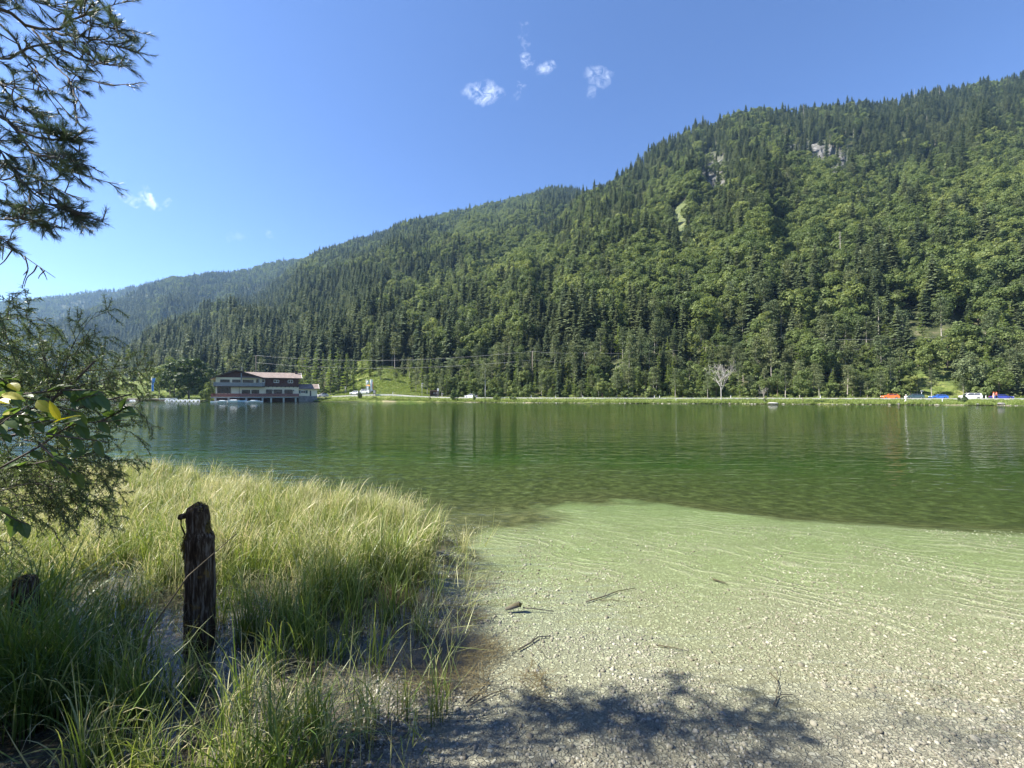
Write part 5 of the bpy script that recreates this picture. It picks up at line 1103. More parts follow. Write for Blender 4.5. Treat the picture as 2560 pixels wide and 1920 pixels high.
# grey standing dead conifers up the slope
def row_to_D(px, row):
    D = np.linspace(float(foot(px)), 640, 400); z = ground(np.full(400, float(px)), D); r = HZ - (z - EYE) / D * F; i = np.argmax(r < row); return float(D[i]) if i else 600.
for k, (px_, ty, by, lb) in enumerate([(2257, 668, 743, 'tall grey dead spruce on the slope above the orange car'), (2103, 765, 842, 'bleached dead spruce low on the slope left of the orange car'), (2100, 605, 700, 'thin dead trunk in a dark gap in the middle of the right slope'), (1924, 638, 690, 'short pale dead trunk among beeches right of centre'), (2009, 248, 290, 'dead spire on the ridge above the grey cliff'), (2286, 232, 275, 'dead spire on the ridge right of the cliff'), (2349, 226, 270, 'rightmost dead spire on the ridge'), (1590, 500, 545, 'grey dead spruce beside the grassy gully')]):
    D = row_to_D(px_, by - 4); z0 = gz(px_, D); H = (by - ty) / F * D + 4; rg = np.random.default_rng(800 + k); t = thing('dead_spruce', lb, 'dead tree', (tx_(px_) * D, D, z0)); mb = MB(); mb.tube([(0, 0, -1), (.1, 0, H * .5), (0, 0, H)], [.16, .10, .02], 6); mb.build('trunk', M['white_bark'], t); mb = MB()
    for j in range(46):
        f = .25 + .72 * rg.random(); a = rg.random() * 6.28; L = (1.02 - f) * 2.6 + .3; mb.tube([(0, 0, f * H), (math.cos(a) * L * .6, math.sin(a) * L * .6, f * H - .1 * L), (math.cos(a) * L, math.sin(a) * L, f * H - .35 * L)], [.06, .045, .02], 4)
    mb.build('branches', M['grey_bark'], t)
# slim birch trunk
D = float(road0(1213)) - 2; p = gp(1213, D); H = (HZ - 905) / F * D + EYE - p[2]
bt = thing('birch_tree', 'slim tree with a white trunk at the lakeside road', 'birch', p); mb = MB(); mb.tube([(0, 0, -.3), (.05, 0, H * .3), (-.05, 0, H * .6), (0, 0, H * .97)], [.16, .14, .10, .04], 7); mb.build('trunk', M['white_bark'], bt)
cr_ = link('crown', quads_mesh('crown', pine_crown(140, H, 2.0, 26, 40, .42, .4), [M['pine']]), bt)

# --- cars
def paint(name, c): return plain(name, c, .28, .03, 1, spec=.6, coat=.6)
M['tyre'] = plain('tyre_rubber', (.02, .02, .02), .85); M['rim'] = plain('alloy_rim', (.45, .46, .48), .35, .05, 1, metallic=.8); M['carglass'] = plain('car_glass', (.025, .03, .035), .06, .05, 1, spec=.9)
M['lampw'] = plain('headlamp_glass', (.75, .76, .78), .15); M['lampr'] = plain('tail_lamp_red', (.45, .02, .02), .2); M['plastic'] = plain('black_plastic', (.03, .03, .032), .6)
PROF = {'suv': (4.35, 1.80, 1.60, [(0, .28), (0, .50), (.03, .60), (.22, .66), (.97, .69), (1, .52), (1, .26)], [(.21, .66), (.345, .955), (.42, 1.0), (.86, .975), (.965, .69)], .33),
        'hatch': (4.15, 1.78, 1.48, [(0, .25), (0, .48), (.04, .57), (.25, .64), (.97, .67), (1, .50), (1, .24)], [(.23, .64), (.40, .955), (.50, 1.0), (.82, .965), (.965, .67)], .31),
        'saloon': (4.75, 1.82, 1.45, [(0, .24), (0, .46), (.03, .55), (.27, .63), (.84, .66), (.985, .62), (1, .46), (1, .24)], [(.26, .63), (.42, .965), (.52, 1.0), (.68, .97), (.86, .66)], .32),
        'van': (4.7, 1.88, 1.85, [(0, .24), (0, .46), (.02, .54), (.17, .60), (.985, .64), (1, .50), (1, .22)], [(.155, .60), (.31, .96), (.38, 1.0), (.95, .985), (.985, .64)], .33)}
def car(px, D, kind, mat, lb, flip=1, dz=0, cat='car', group=None, scale=1.0, rz=None, racks=False):
    L, W, H, bp_, gp_, wr = PROF[kind]; p = gp(px, D, dz); rz = road_ang(px) if rz is None else rz
    t = thing('parked_car', lb, cat, p, rz + (0 if flip == 1 else math.pi), group)
    def X(f): return (f - .5) * L           # front (f=0) at -x
    ax_ = [(-.5 + .175) * L, (-.5 + .80) * L]
    # body outline with wheel arches
    pts = [(X(a), b_ * H) for a, b_ in bp_]; bot = []
    for c0 in (ax_[1], ax_[0]):
        for a in np.linspace(0, math.pi, 7): bot.append((c0 + math.cos(a) * (wr + .06), wr + math.sin(a) * (wr + .06)))
    zb = .20; poly = pts[:-1] + [(X(1), .24 * H)] + [(ax_[1] + wr + .06, zb)] + bot[:7][1:-1] + [(ax_[1] - wr - .06, zb), (ax_[0] + wr + .06, zb)] + bot[7:][1:-1] + [(ax_[0] - wr - .06, zb)]
    def yw(z): return W / 2 * (1 - .04 * max(0, (z - .45 * H) / (.25 * H)) ** 2) if z > .45 * H else W / 2 * (.97 + .03 * min(1, z / (.45 * H)))
    mb = MB(); n = len(poly); v = [(x, -yw(z), z) for x, z in poly] + [(x, yw(z), z) for x, z in poly]; mb.add(v, [tuple(range(n)), tuple(range(2 * n - 1, n - 1, -1))] + [(i, i + n, (i + 1) % n + n, (i + 1) % n) for i in range(n)])
    gt = [(X(a), b_ * H) for a, b_ in gp_]; zb_, zt_ = gt[0][1], H; gy = lambda z: W / 2 * (.93 - .21 * (z - zb_) / (zt_ - zb_)); n = len(gt)
    v = [(x, -gy(z), z - (.02 if i in (0, n - 1) else 0)) for i, (x, z) in enumerate(gt)] + [(x, gy(z), z - (.02 if i in (0, n - 1) else 0)) for i, (x, z) in enumerate(gt)]; mb.add(v, [tuple(range(n)), tuple(range(2 * n - 1, n - 1, -1))] + [(i, i + n, (i + 1) % n + n, (i + 1) % n) for i in range(n)])
    bd = mb.build('body', mat, t, fixn=True)
    # glass
    cxg = sum(p_[0] for p_ in gt) / n; czg = sum(p_[1] for p_ in gt) / n
    gi_ = [(cxg + (x - cxg) * .86, czg + .01 + (z - czg) * .74) for x, z in gt]
    for s_ in (-1, 1):
        mb = MB(); vv = [(x, s_ * (gy(z) + .012), z) for x, z in gi_]; mb.add(vv, [tuple(range(len(vv)))]); mb.build('side_window', M['carglass'], t)
        mb = MB(); mb.box((cxg + .05 * L, s_ * (gy(czg) + .02), czg), (.09, .025, (zt_ - zb_) * .8)); mb.build('door_pillar', mat, bd)
        mb = MB(); mb.box((gt[0][0] + .42, s_ * (W / 2 + .06), zb_ + .08), (.16, .18, .14)); mb.build('wing_mirror', mat, t)
        for k, a in enumerate((.012, .985)):
            mb = MB(); mb.box((X(a), s_ * W * .37, H * (.53 if k == 0 else .57)), (.16, .34, .16)); mb.build('headlight' if k == 0 else 'tail_light', M['lampw' if k == 0 else 'lampr'], t)
    for (i0, i1, nm) in ((0, 1, 'windscreen'), (n - 1, n - 2, 'rear_window')):
        a_, b_ = np.array(gt[i0]), np.array(gt[i1]); q0 = a_ + (b_ - a_) * .1; q1 = a_ + (b_ - a_) * .93; off = np.array([-(b_ - a_)[1], (b_ - a_)[0]]); off = off / np.linalg.norm(off) * .012 * (1 if i0 == 0 else -1)
        q0, q1 = q0 + off, q1 + off; mb = MB(); mb.add([(q0[0], -gy(q0[1]) + .08, q0[1]), (q0[0], gy(q0[1]) - .08, q0[1]), (q1[0], gy(q1[1]) - .08, q1[1]), (q1[0], -gy(q1[1]) + .08, q1[1])], [(0, 1, 2, 3)]); mb.build(nm, M['carglass'], t)
    for x in ax_:
        for s_ in (-1, 1):
            mb = MB(); a = np.arange(18) / 18 * 2 * math.pi; y0, y1 = s_ * (W / 2 - .24), s_ * (W / 2 - .02)
            v = [(x + math.cos(q) * wr, y0, wr + math.sin(q) * wr) for q in a] + [(x + math.cos(q) * wr * .97, y1, wr + math.sin(q) * wr * .97) for q in a]; mb.add(v, [tuple(range(18)), tuple(range(35, 17, -1))] + [(i, (i + 1) % 18, (i + 1) % 18 + 18, i + 18) for i in range(18)])
            w_ = mb.build('wheel', M['tyre'], t); mb = MB(); v = [(x, y1 + s_ * .004, wr)] + [(x + math.cos(q) * wr * (.66 if i % 2 else .5), y1 + s_ * .012, wr + math.sin(q) * wr * (.66 if i % 2 else .5)) for i, q in enumerate(np.arange(20) / 20 * 2 * math.pi)]
            mb.add(v, [(0, i + 1, (i + 1) % 20 + 1) for i in range(20)]); mb.build('rim', M['rim'], w_)
    mb = MB(); mb.box((X(0) - .01, 0, H * .36), (.06, W * .8, .16)); mb.box((X(1) + .01, 0, H * .33), (.06, W * .84, .18)); mb.build('bumper_trim', M['plastic'], t)
    if racks:
        for s_ in (-1, 1): mb = MB(); mb.tube([(X(.42), s_ * W * .36, H + .04), (X(.85), s_ * W * .36, H + .03)], .025, 5); mb.build('roof_rail', M['plastic'], t)
    return t
rd = lambda px: float(road0(px)) + 7.6
G_ = 'cars parked beyond the lakeside road'
car(2225, rd(2225), 'suv', paint('orange_paint', (.80, .16, .015)), 'bright orange compact car parked beyond the road, leftmost of the parked row', group=G_).scale = (.84, .84, .86)
car(2286, rd(2286), 'suv', paint('dark_teal_paint', (.035, .075, .085)), 'dark teal car parked behind the orange one', group=G_, racks=True).scale = (.84, .84, .86)
car(2346, rd(2346), 'hatch', paint('bright_blue_paint', (.03, .13, .50)), 'bright blue hatchback parked right of the dark teal car', group=G_).scale = (.84, .84, .86)
car(2426, rd(2426), 'van', paint('white_paint_gloss', (.75, .76, .77)), 'white van-like car parked behind the shore bush', group=G_, racks=True).scale = (.84, .84, .86)
car(2503, rd(2503), 'saloon', paint('dark_blue_paint', (.025, .04, .30)), 'dark blue saloon parked at the right end of the row', flip=-1, group=G_).scale = (.84, .84, .86)
car(1178, float(road0(1178)) + 4.4, 'hatch', paint('silver_white_paint', (.62, .64, .67)), 'silver white car driving on the road behind the dense rounded bush')
car(806, float(road0(806)) + 7.5, 'hatch', paint('pale_silver_paint', (.55, .55, .58)), 'pale car parked beside the chalet annexe', rz=road_ang(806) + 1.2)
car(889, float(road0(889)) + 7.5, 'hatch', paint('white_paint_two', (.70, .73, .76)), 'white car parked left of the tall banner flags')
car(912, float(road0(912)) + 8.3, 'van', paint('white_orange_paint', (.72, .72, .70)), 'white camper with an orange roof parked behind the banner flag poles')

# --- small street furniture
M['metal'] = plain('grey_metal', (.42, .43, .44), .45, .05, 2, metallic=.5); M['flagblue'] = plain('light_blue_banner', (.10, .27, .62), .8, .08, 1); M['flagwhite'] = plain('white_banner', (.82, .82, .80), .8, .03, 1); M['flagred'] = plain('red_banner_edge', (.55, .05, .04), .8); M['orange'] = plain('orange_cloth', (.75, .28, .04), .8)
def banner(px, D, top_y, bot_y, w_px, mat, lb, cat='banner flag', name='banner_flag', strips=None, pole_top=None, furl=False):
    z0 = gz(px, D) if D > shore(px) else 0; X0 = tx_(px) * D; zt = EYE + (HZ - top_y) / F * D; zb = EYE + (HZ - bot_y) / F * D
    t = thing(name, lb, cat, (X0, D, z0)); mb = MB(); mb.tube([(0, 0, -.2), (0, 0, zt - z0 + .25)], .05, 8); mb.box((.25, 0, zt - z0 + .1), (.7, .05, .05)); mb.build('pole', M['metal'], t)
    w = w_px / F * D
    def cloth(x0, x1, z1, z2, m, sd):
        nu, nv = 8, 14; u_ = np.linspace(0, 1, nu); v_ = np.linspace(0, 1, nv); U, Vv = np.meshgrid(u_, v_)
        wd = (x1 - x0) * (1 - .45 * Vv * (1 if furl else 0)); xx = x0 + U * wd + .12 * np.sin(Vv * 5 + sd) * U * (1 if furl else .4); yy_ = .10 * np.sin(U * 7 + Vv * 3 + sd) + .05 * np.sin(Vv * 9)
        g = grid_mesh('cloth', np.stack([xx, yy_, z1 + (z2 - z1) * Vv], -1), [m]); g.materials; return link('cloth', g, t)
    if strips:
        for (f0, f1, m) in strips: cloth(.12, .12 + w, zt - z0 - (zt - zb) * f0, zt - z0 - (zt - zb) * f1, m, f0 * 9)
    else: cloth(.10, .10 + w, zt - z0, zb - z0, mat, px)
    return t
banner(379, 153, 945, 978, 8, M['flagblue'], 'light blue and white banner flag hanging by the hedge', furl=True)
banner(222, 162, 944, 962, 7, M['flagblue'], 'blue banner flag seen through the fir branches at the left', furl=True)
Db = float(road0(914)) - 1.5
banner(915.5, Db, 950, 976.5, 5.2, M['flagwhite'], 'left tall white banner flag in two white panels', strips=[(.03, .42, M['flagwhite']), (.52, .98, M['flagwhite'])])
t = banner(925.5, Db + .3, 949, 977, 5.0, M['flagwhite'], 'right tall white banner flag with a red edge')
zz1 = EYE + (HZ - 949) / F * Db - t.location.z; mb = MB(); mb.box((.95, 0, zz1 - 2.2), (.25, .03, 2.6)); mb.build('red_edge', M['flagred'], t)
# parasol behind the cars
D = float(road0(921)) + 11; t = thing('parasol', 'small orange parasol behind the banner flags', 'parasol', gp(921, D)); mb = MB(); mb.tube([(0, 0, 0), (0, 0, 2.5)], .03, 6); mb.build('pole', M['metal'], t)
mb = MB(); a = np.arange(8) / 8 * 6.283; mb.add([(0, 0, 2.7)] + [(math.cos(q) * 1.3, math.sin(q) * 1.3, 2.2) for q in a], [(0, i + 1, (i + 1) % 8 + 1) for i in range(8)]); mb.build('canopy', M['orange'], t)
# notice board and timber shelter
D = float(road0(936)) - .8; t = thing('notice_board', 'dark framed notice board beside the banner flags', 'notice board', gp(936, D), road_ang(936)); mb = MB(); mb.box((0, 0, 1.45), (1.0, .12, 1.5)); mb.build('board', M['wframe'], t); mb = MB(); mb.box((-.42, 0, .4), (.09, .09, .9)); mb.box((.42, 0, .4), (.09, .09, .9)); mb.build('legs', M['dwood'], t); mb = MB(); mb.box((0, -.07, 1.5), (.8, .02, 1.1)); mb.build('panel', M['greyrail'], t)
D = float(road0(1086)) + 7.5; t = thing('bus_shelter', 'dark open roadside shelter with a flat roof', 'shelter', gp(1086, D), road_ang(1086)); mb = MB(); mb.box((0, 0, 2.35), (3.1, 1.7, .16)); mb.build('roof', M['dwood'], t)
mb = MB(); mb.box((0, .75, 1.2), (2.9, .06, 2.2)); mb.box((-1.42, .1, 1.2), (.06, 1.3, 2.2)); mb.build('wall', M['dwood'], t); mb = MB(); mb.box((0, .4, .5), (2.3, .4, .08)); mb.box((-.9, .4, .25), (.08, .3, .45)); mb.box((.9, .4, .25), (.08, .3, .45)); mb.build('bench', M['greyrail'], t)
for s_ in (-1.4, 1.4): mb = MB(); mb.box((s_, -.7, 1.15), (.1, .1, 2.3)); mb.build('post', M['dwood'], t)
for (x_, w_) in ((-.5, .7), (.5, .7)): mb = MB(); mb.box((x_, .70, 1.5), (w_, .03, .6)); mb.build('poster', M['greyrail'], t)
D = float(road0(1095)) + 6.6; t = thing('road_sign_post', 'white sign post at the right end of the dark shelter', 'sign post', gp(1095, D)); mb = MB(); mb.tube([(0, 0, 0), (0, 0, 3.2)], .05, 6); mb.build('pole', M['metal'], t); mb = MB(); mb.box((0, -.07, 2.8), (.45, .04, .9)); mb.build('plate', M['white'], t)
def lamp_post(px, D, top_y, lb, name='street_lamp', head='arm'):
    p = gp(px, D); H = EYE + (HZ - top_y) / F * D - p[2]; t = thing(name, lb, 'street lamp', p); mb = MB(); mb.tube([(0, 0, -.1), (0, 0, H)], [.07, .045], 7); mb.build('pole', M['metal'], t); mb = MB(); mb.box((.1, 0, H + .08), (.75, .3, .16), taper=.7); mb.build('lamp_head', M['metal'], t)
lamp_post(1055, float(road0(1055)) + 7, 959, 'street lamp left of the dark shelter'); lamp_post(863, float(road0(863)) + 8, 968, 'short street lamp left of the banner flags'); lamp_post(1105.5, float(road0(1105)) + 7, 985, 'very short lamp right of the dark shelter'); lamp_post(2304, float(road0(2304)) + 10.5, 978, 'lamp with a wide pale head behind the parked cars')
# white roadside marker posts
M['marker'] = M['white']
MK = [(982, 'roadside marker post below the bright meadow'), (1328, 'roadside marker post right of the bright round bush'), (1389, 'roadside marker post by the young bank tree'), (1457, 'roadside marker post right of the small round tree'), (1636, 'left one of the pair of marker posts beyond the road'), (1649, 'right one of the pair of marker posts beyond the road'), (1827, 'marker post right of the bleached dead tree'), (2051, 'marker post left of the parked cars'), (2465, 'marker post between white van and dark blue saloon')]
m0 = None
for px_, lb in MK:
    D = float(road0(px_)) + (6.7 if px_ < 2400 else 6.2); p = gp(px_, D)
    if m0 is None:
        m0 = thing('marker_post', 'white ' + lb, 'marker post', p, 0, 'white marker posts along the road'); mb = MB(); mb.box((0, 0, .5), (.16, .12, 1.05), taper=.8); m0p = mb.build('shaft', M['white'], m0); mb = MB(); mb.box((0, 0, .86), (.17, .13, .14)); m0q = mb.build('reflector_band', M['plastic'], m0)
    else:
        t = m0.copy(); COL.objects.link(t); t.location = p; t['label'] = 'white ' + lb
        for ch in (m0p, m0q): c = ch.copy(); COL.objects.link(c); c.parent = t
for (px_, D, h, lb) in [(1635, 0, .9, ''), (2356, float(shore(2356)) + 3.0, .8, 'small white stake in the grass below the bright blue hatchback'), (1690, float(shore(1690)) + 3.0, .6, 'small pale stake in the lakeside grass')]:
    if not lb: continue
    mb = MB(); mb.box((0, 0, h / 2), (.13, .1, h), taper=.6); mb.box((0, -.01, h * .8), (.15, .12, .1)); o = mb.build('stake', M['white']); o.location = gp(px_, D); tag(o, lb, 'stake')
# --- power line
M['cable'] = plain('cable', (.30, .30, .30), .6); M['polewood'] = plain('pole_wood', (.20, .17, .14), .9, .2, 3)
POLES = [(640, 890, 190, 950), (1331, 880, 152, 965), (1461, 884, 150, 925), (1764, 870, 150, 930), (1918, 843, 146, 900), (2389, 842, 132, 925), (2640, 846, 126, 930)]
PT = []
for k, (px_, ty, D, by) in enumerate(POLES):
    z0 = gz(px_, D); zt = EYE + (HZ - ty) / F * D; t = thing('utility_pole', ['wooden utility pole behind the chalet roof', 'utility pole in the forest edge above the bright round bush', 'utility pole left of the small gap right of the first forest pole', 'utility pole behind the bleached dead tree', 'utility pole behind the bare grey shore tree', 'pale utility pole above the white van', 'utility pole beyond the right edge'][k], 'utility pole', (tx_(px_) * D, D, z0), .1)
    mb = MB(); mb.tube([(0, 0, -.5), (0, 0, zt - z0 + .3)], [.17, .11], 8); mb.build('pole', M['polewood'], t); mb = MB(); mb.box((0, 0, zt - z0), (1.5, .12, .14)); mb.build('crossarm', M['polewood'], t)
    for s_ in (-.65, .65): mb = MB(); mb.tube([(s_, 0, zt - z0 + .06), (s_, 0, zt - z0 + .26)], [.05, .03], 6); mb.build('insulator', M['white'], t)
    PT.append(np.array([tx_(px_) * D, D, zt]))
for w_, (dz, lb) in enumerate([(.3, 'upper overhead cable crossing in front of the forest'), (-3.0 / 1.0, 'lower overhead cable crossing in front of the forest')]):
    mb = MB()
    for a_, b_ in zip(PT[:-1], PT[1:]):
        s_ = np.linspace(0, 1, 15)[:, None]; pp = a_ + (b_ - a_) * s_; L = np.linalg.norm(b_ - a_); pp[:, 2] += dz - 4 * (s_ * (1 - s_))[:, 0] * L * .022; mb.tube(pp, .035, 4)
    o = mb.build('overhead_cable', M['cable']); tag(o, lb, 'power cable')
# --- boats at the chalet jetty
M['hull'] = plain('white_hull', (.78, .79, .80), .35, .04, 2, spec=.5); M['paleblue'] = plain('pale_blue_hull', (.45, .58, .75), .4); M['jetty'] = plain('grey_planks', (.33, .31, .28), .9, .25, 3); M['pile'] = plain('dark_pile_wood', (.09, .075, .06), .9, .3, 3)
def hull(mb, L, W, H, n=11, z0=-.12):
    s_ = np.linspace(-1, 1, n); rows = []
    for q in s_:
        w = W / 2 * (1 - max(0, q) ** 2.4 * .93) * (1 - max(0, -q) ** 3 * .25); zt = H * (1 + .25 * max(0, q) ** 2)
        rows.append([(q * L / 2, -w, zt), (q * L / 2 * .97, -w * .82, z0 + .1), (q * L / 2 * .95, 0, z0), (q * L / 2 * .97, w * .82, z0 + .1), (q * L / 2, w, zt), (q * L / 2 * .94, w * .8, zt - .02), (q * L / 2 * .94, 0, zt * .45), (q * L / 2 * .94, -w * .8, zt - .02)])
    v = np.array(rows).reshape(-1, 3); f = [(i * 8 + j, i * 8 + (j + 1) % 8, (i + 1) * 8 + (j + 1) % 8, (i + 1) * 8 + j) for i in range(n - 1) for j in range(8)] + [tuple(range(8)), tuple((n - 1) * 8 + j for j in range(7, -1, -1))]
    mb.add(v, f)
def rowboat(p, rz, L, W, H, mat, lb, cat='rowing boat', name='rowing_boat', cover=False):
    t = thing(name, lb, cat, p, rz); mb = MB(); hull(mb, L, W, H); mb.build('hull', mat, t, fixn=True)
    for x in (-.2, .22): mb = MB(); mb.box((x * L, 0, H * .8), (.25, W * .78, .05)); mb.build('bench', M['jetty'], t)
    if cover: mb = MB(); mb.box((0, 0, H + .12), (L * .7, W * .75, .26), taper=.72); mb.build('cover', M['white'], t)
    t.scale = (1, 1, .75)
    return t
def pedalo(p, rz, lb, group=None, first=[None]):
    if first[0] is None:
        t = thing('pedal_boat', lb, 'pedal boat', p, rz, group); parts_ = []
        for s_ in (-.5, .5): mb = MB(); mb.box((s_, 0, .18), (.42, 2.5, .5), taper=.8); parts_.append(mb.build('float', M['hull'], t))
        mb = MB(); mb.box((0, .1, .5), (1.35, 1.6, .14)); parts_.append(mb.build('deck', M['hull'], t)); mb = MB(); mb.box((0, .45, .78), (1.2, .16, .5), taper=.9); mb.box((0, .2, .62), (1.2, .45, .12)); parts_.append(mb.build('seat', M['hull'], t)); first[0] = (t, parts_); t.scale = (.85, .85, .62)
    else:
        t0, ps = first[0]; t = t0.copy(); COL.objects.link(t); t.location = p; t.rotation_euler = (0, 0, rz); t['label'] = lb
        for c0 in ps: c = c0.copy(); COL.objects.link(c); c.parent = t
    return t
for k, px_ in enumerate([418, 430, 441, 452, 463, 474, 485, 495]):
    D = float(shore(px_)) - 2.2; pedalo((tx_(px_) * D, D, .02), .55 + .06 * (k % 3), ['leftmost white pedal boat of the moored row', 'second white pedal boat from the left', 'third white pedal boat from the left', 'fourth white pedal boat from the left', 'fourth white pedal boat from the right', 'third white pedal boat from the right', 'second white pedal boat from the right', 'rightmost white pedal boat, nearest the chalet'][k], 'pedal boats moored in a row left of the chalet')
D = 150; rowboat((tx_(421) * D, D, gz(421, 156) * 0 + .75), .5, 5.2, 1.3, .45, M['hull'], 'long white boat lying on the bank behind the pedal boats')
D = 155.5; t = rowboat((tx_(337) * D, D, gz(337, D) + .25), .9, 2.9, 1.4, .4, M['hull'], 'short white boat tilted on the lawn left of the hedge'); t.rotation_euler[0] = .5
D = 158; rowboat((tx_(150) * D, D, gz(150, D) + .2), .3, 4.5, 1.5, .5, M['hull'], 'pale boat on the left meadow behind the fir branches')
def hb_(px, back, z=.05): return hpt(px, back, z)
rowboat(hb_(560, -4.6), HA + .1, 2.6, 1.4, .55, M['hull'], 'small white covered boat at the left end of the floating dock', cover=True)
rowboat(hb_(587, -4.2), HA, 3.0, 1.5, .75, M['hull'], 'round-bowed white boat at the middle of the floating dock', cover=True)
rowboat(hb_(607, -3.9), HA + .2, 2.6, 1.2, .7, M['paleblue'], 'pale blue boat right of the round-bowed white boat')
rowboat(hb_(637, -4.2), HA, 3.2, 1.3, .55, M['hull'], 'flat white boat at the right end of the floating dock', cover=True)
c0, c1 = hb_(530, -3.4), hb_(658, -3.4); mid = (c0 + c1) / 2; L = np.linalg.norm(c1 - c0); t = thing('floating_dock', 'long low white-edged floating dock in front of the chalet', 'dock', mid, HA)
mb = MB(); mb.box((0, 0, .12), (L, 1.3, .34)); mb.build('pontoon', M['white'], t); mb = MB(); mb.box((0, 0, .315), (L - .1, 1.2, .05)); mb.build('planking', M['jetty'], t)
D = 146; c0 = np.array([tx_(500) * D, D, .0]); t = thing('jetty', 'dark low wooden jetty between the pedal boats and the chalet', 'jetty', c0, HA); mb = MB(); mb.box((2.0, 0, .45), (5.4, 1.4, .14)); mb.build('planking', M['jetty'], t)
for x in (-.4, 1.6, 4.2):
    for y in (-.6, .6): mb = MB(); mb.tube([(x, y, -1), (x, y, .5)], .09, 6); mb.build('pile', M['pile'], t)
# wooden pile wall left of the hedge
pw = thing('pile_wall', 'dark wooden pile wall edging the shore left of the pedal boats', 'retaining wall', (tx_(330) * 154, 154, 0)); mb = MB()
for px_ in np.arange(150, 414, 1.55):
    D = float(shore(px_)) - .15; X0, Y0 = tx_(px_) * D, D; h = .85 + .12 * math.sin(px_ * 1.7); mb.tube([(X0, Y0, -1.0), (X0, Y0, h)], .11, 5)
mb.build('piles', M['pile'], pw, tuple(pw.location)); mb = MB()
pts = [(tx_(q) * (float(shore(q)) - .02), float(shore(q)) - .02, .95) for q in range(150, 414, 20)]; mb.tube(pts, .09, 4); mb.build('capping_beam', M['jetty'], pw, tuple(pw.location))
# flat stone landing by the bare tree + big boulder at the right
D = float(shore(1931)) - .3; t = thing('stone_slab', 'pale flat stone slab at the water beside the bare grey shore tree', 'stone slab', (tx_(1931) * D, D, .22), -.2)
o = link('slab', stone_mesh('slab', 701, M['concrete'], .5), t); o.scale = (1.4, .8, .5)
for k, (px_, s_, lb) in enumerate([(2502, .75, 'rounded boulder on the bank below the dark blue saloon'), (2444, .4, 'pale rock at the water below the white van'), (2245, .35, 'pale rock at the water below the orange car'), (1562, .35, 'low grey rocks at the water, centre shore'), (1480, .4, 'flat pale rock heap at the water below the small round tree')]):
    D = float(shore(px_)) + .4; o = link('boulder', stone_mesh('boulder', 710 + k, M['stone'], .6)); o.location = (tx_(px_) * D, D, .2 + .1 * s_); o.scale = (s_ * 1.3, s_, s_ * .8); tag(o, lb, 'boulder')
rs = np.random.default_rng(720); n = 420; px_ = 1150 + 1500 * rs.random(n); D = shore(px_) - .5 + .9 * rs.random(n) + (vnoise(px_, px_ * 0, 40, 70) - .5) * 2.2; sz = .08 + .20 * rs.random(n) ** 2
st = gn_instances('shore_stones', np.stack([tx_(px_) * D, D, .03 + .2 * np.clip(D - shore(px_), 0, 1)], 1), (rs.random(n) * 5).astype(int), np.stack([sz * 1.3, sz, sz], 1), np.stack([sz * 0, sz * 0, rs.random(n) * 6], 1), pebs); tag(st, 'pale stones lining the far waterline', 'stones', kind='stuff')
# tufty grass on the far bank
bank = bpy.data.collections.new('bank_grass_kinds')
M['bankgrass'] = leaf_mat('bank_grass', [(0, (.10, .16, .035)), (.6, (.17, .23, .055)), (1, (.30, .31, .11))], .3, attr='dry', nscale=.3)
for i in range(3):
    q_, d_ = blades(26, .25, .6, .22, .05, 730 + i, lean=.3, curl=(.2, 1.2), dry=(.2, .8), tip=.2, seg=2); bank.objects.link(bpy.data.objects.new('grass_tuft', quads_mesh('grass_tuft', q_, [M['bankgrass']], attrs={'dry': d_})))
n = 22000; px_ = 100 + 2560 * rs.random(n); px_[16000:] = 840 + 250 * rs.random(6000); so = shore(px_); r0_ = road0(px_); D = so + .3 + (r0_ - so - .5) * rs.random(n) ** 1.3; far = (rs.random(n) < .35) | (np.arange(n) >= 16000); D = np.where(far, r0_ + 7 + (50 + 30 * (np.arange(n) >= 16000)) * rs.random(n), D)
k = (D < foot(px_) + 4) | ((px_ > 840) & (px_ < 1090)); px_, D = px_[k], D[k]; n = len(px_); r0_2 = road0(px_); sc = .5 + .9 * rs.random(n) ** 2; sc *= np.where(D < shore(px_) + 2, 1.2, np.where(D > r0_2 + 7, 1.3, .5))
bg_ = gn_instances('bank_grass', np.stack([tx_(px_) * D, D, ground(px_, D)], 1), (rs.random(n) * 3).astype(int), np.repeat(sc[:, None], 3, 1), np.stack([sc * 0, sc * 0, rs.random(n) * 6], 1), bank); tag(bg_, 'rough green grass on the far bank and meadow', 'grass', kind='stuff')
# --- people
M['skin'] = plain('skin', (.50, .30, .21), .6, .05, 5); M['clothw'] = plain('white_clothes', (.78, .76, .72), .85, .05, 4); M['clothp'] = plain('pink_shirt', (.72, .30, .28), .85, .06, 4); M['clothd'] = plain('dark_trousers', (.05, .05, .08), .85); M['beige'] = plain('beige_trousers', (.55, .47, .38), .85); M['hair'] = plain('brown_hair', (.10, .06, .035), .8); M['cap'] = plain('red_orange_hat', (.72, .14, .06), .8)
def skinmesh(name, verts, edges, rad, mat, par, root=0, sub=1):
    me = bpy.data.meshes.new(name); me.from_pydata(verts, edges, []); o = link(name, me, par); me.materials.append(mat)
    sk = o.modifiers.new('skin', 'SKIN'); sk.use_smooth_shade = True
    for i, r_ in enumerate(rad): me.skin_vertices[0].data[i].radius = (r_, r_) if np.isscalar(r_) else r_
    me.skin_vertices[0].data[root].use_root = True; sb = o.modifiers.new('sub', 'SUBSURF'); sb.levels = sb.render_levels = sub; return o
